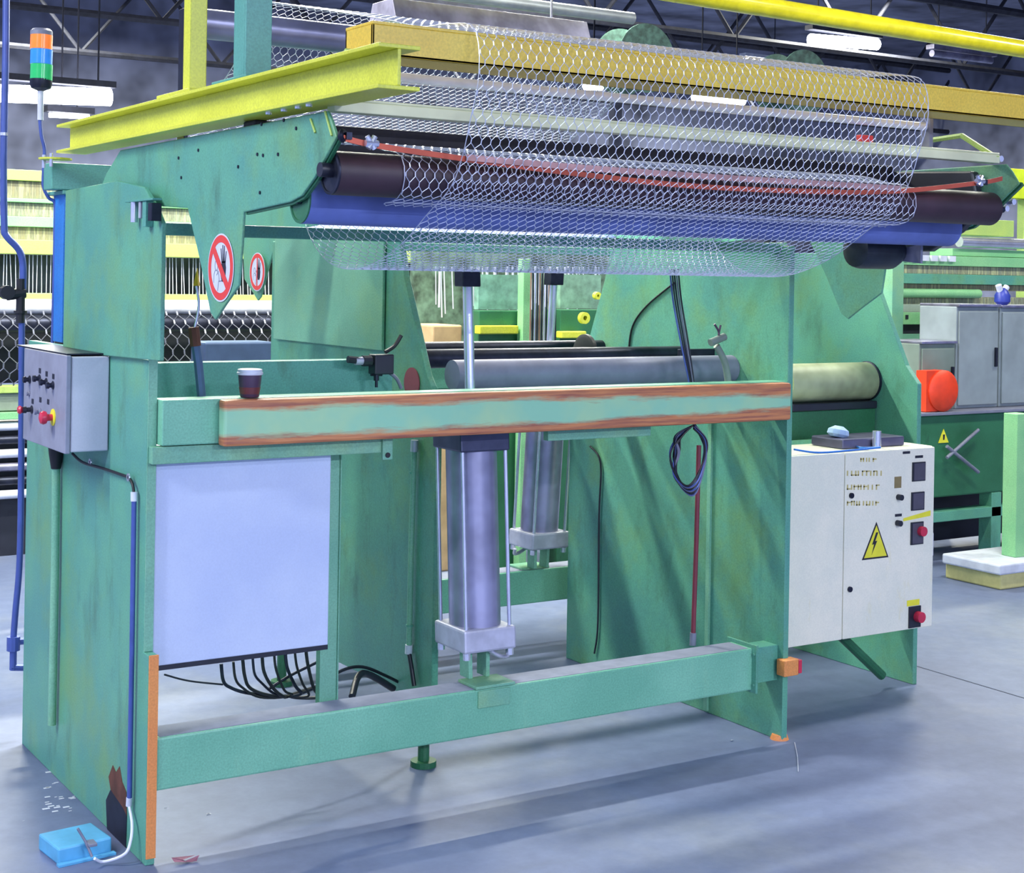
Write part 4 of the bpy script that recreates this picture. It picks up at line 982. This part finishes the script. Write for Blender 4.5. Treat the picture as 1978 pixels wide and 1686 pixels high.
tube_lamp((1800,103),(1915,117), 8, .04, 'unlit grey tube lamp below the yellow pipe at the right', False)
a = at(1010,100,y=8)
# galvanised light trough and grey pipe above the netting
a = at(738,22,y=2.2); c = at(1112,62,y=2.2)
o = obj('sheet_metal_trough', prism(B(), [(2.1,a.z+.05),(2.3,a.z+.05),(2.34,a.z-.05),(2.06,a.z-.05)], 'x', a.x, c.x), GALV, bevel=.003)
tag(o, 'galvanised sheet metal trough hanging above the netting', 'trough')
for sx in (a.x+.15, c.x-.15):
    o = obj('hanger_rod', cyl(B(), (sx,2.2,a.z+.051), (sx,2.2,6.6), .006, seg=6), WIRED); tag(o, 'thin rod holding the metal trough, %s end' % ('left' if sx < (a.x+c.x)/2 else 'right'), 'rod')
a = at(850,-12,y=3.0); c = at(1222,38,y=3.0)
o = obj('grey_duct', cyl(B(), a-Vector((.4,0,0)), Vector((c.x, a.y, a.z)), .035, seg=20), plain('duct_grey','#9aa0a4',.4,.4), smooth=True); tag(o, 'slim grey pipe hanging above the metal trough', 'pipe')
# dark green reels up behind the netting
for p, rr_, lb_ in (((1250,112), .22, 'dark green wire reel rising behind the netting, left of two'), ((1555,158), .22, 'dark green wire reel rising behind the netting, right of two')):
    q = at(*p, y=3.6); t = thing('wire_reel', lb_, 'reel', (q.x, 3.6, q.z-.22))
    b = B(); lathe(b, [(rr_*.3,0),(rr_,.0),(rr_,.012),(rr_*.6,.02),(rr_*.6,.26),(rr_,.268),(rr_,.28),(rr_*.3,.28)], (q.x,3.6,q.z), (0,1,0), seg=40); obj('reel', b, SILVERH, t, smooth=True)
    obj('stand', box(B(), q.x-.03, q.x+.03, 3.9, 3.96, 0, q.z), DARKST, t); obj('spindle', cyl(B(), (q.x,3.58,q.z), (q.x,3.93,q.z), .03, seg=12), DARKST, t)
# small red and white blinker above the beige rail
q = at(1668,264,y=-1.01); o = obj('red_terminal', box(B(), q.x-.02, q.x+.03, -1.02, -1.0, 2.1045, 2.125), SIGNRED, bevel=.002); tag(o, 'small red block sitting on the pale rail near the right arm', 'block')
# ---- added fixtures, out of view, that carry the lamps above
for i, (x, y, z, e) in enumerate(ADDED_LAMPS):
    if y > 3 and x > 3: pass
    t = thing('tube_lamp', 'unseen tube lamp added outside the frame to light the hall', 'lamp', (x, y, z), 'added tube lamps outside the frame')
    obj('housing', box(B(), x-.78, x+.78, y-.09, y+.09, z, z+.06), WHITEP, t); obj('tube', cyl(B(), (x-.74,y-.04,z-.03), (x+.74,y-.04,z-.03), .018, seg=12), TUBE_E, t, smooth=True)
    obj('tube', cyl(B(), (x-.74,y+.04,z-.03), (x+.74,y+.04,z-.03), .018, seg=12), TUBE_E, t, smooth=True)
    obj('hanger', cyl(B(), (x,y,z+.06), (x,y,6.6), .01, seg=6), TRUSS, t)

# tidy helper properties
for o in bpy.data.objects:
    if '_o' in o: del o['_o']
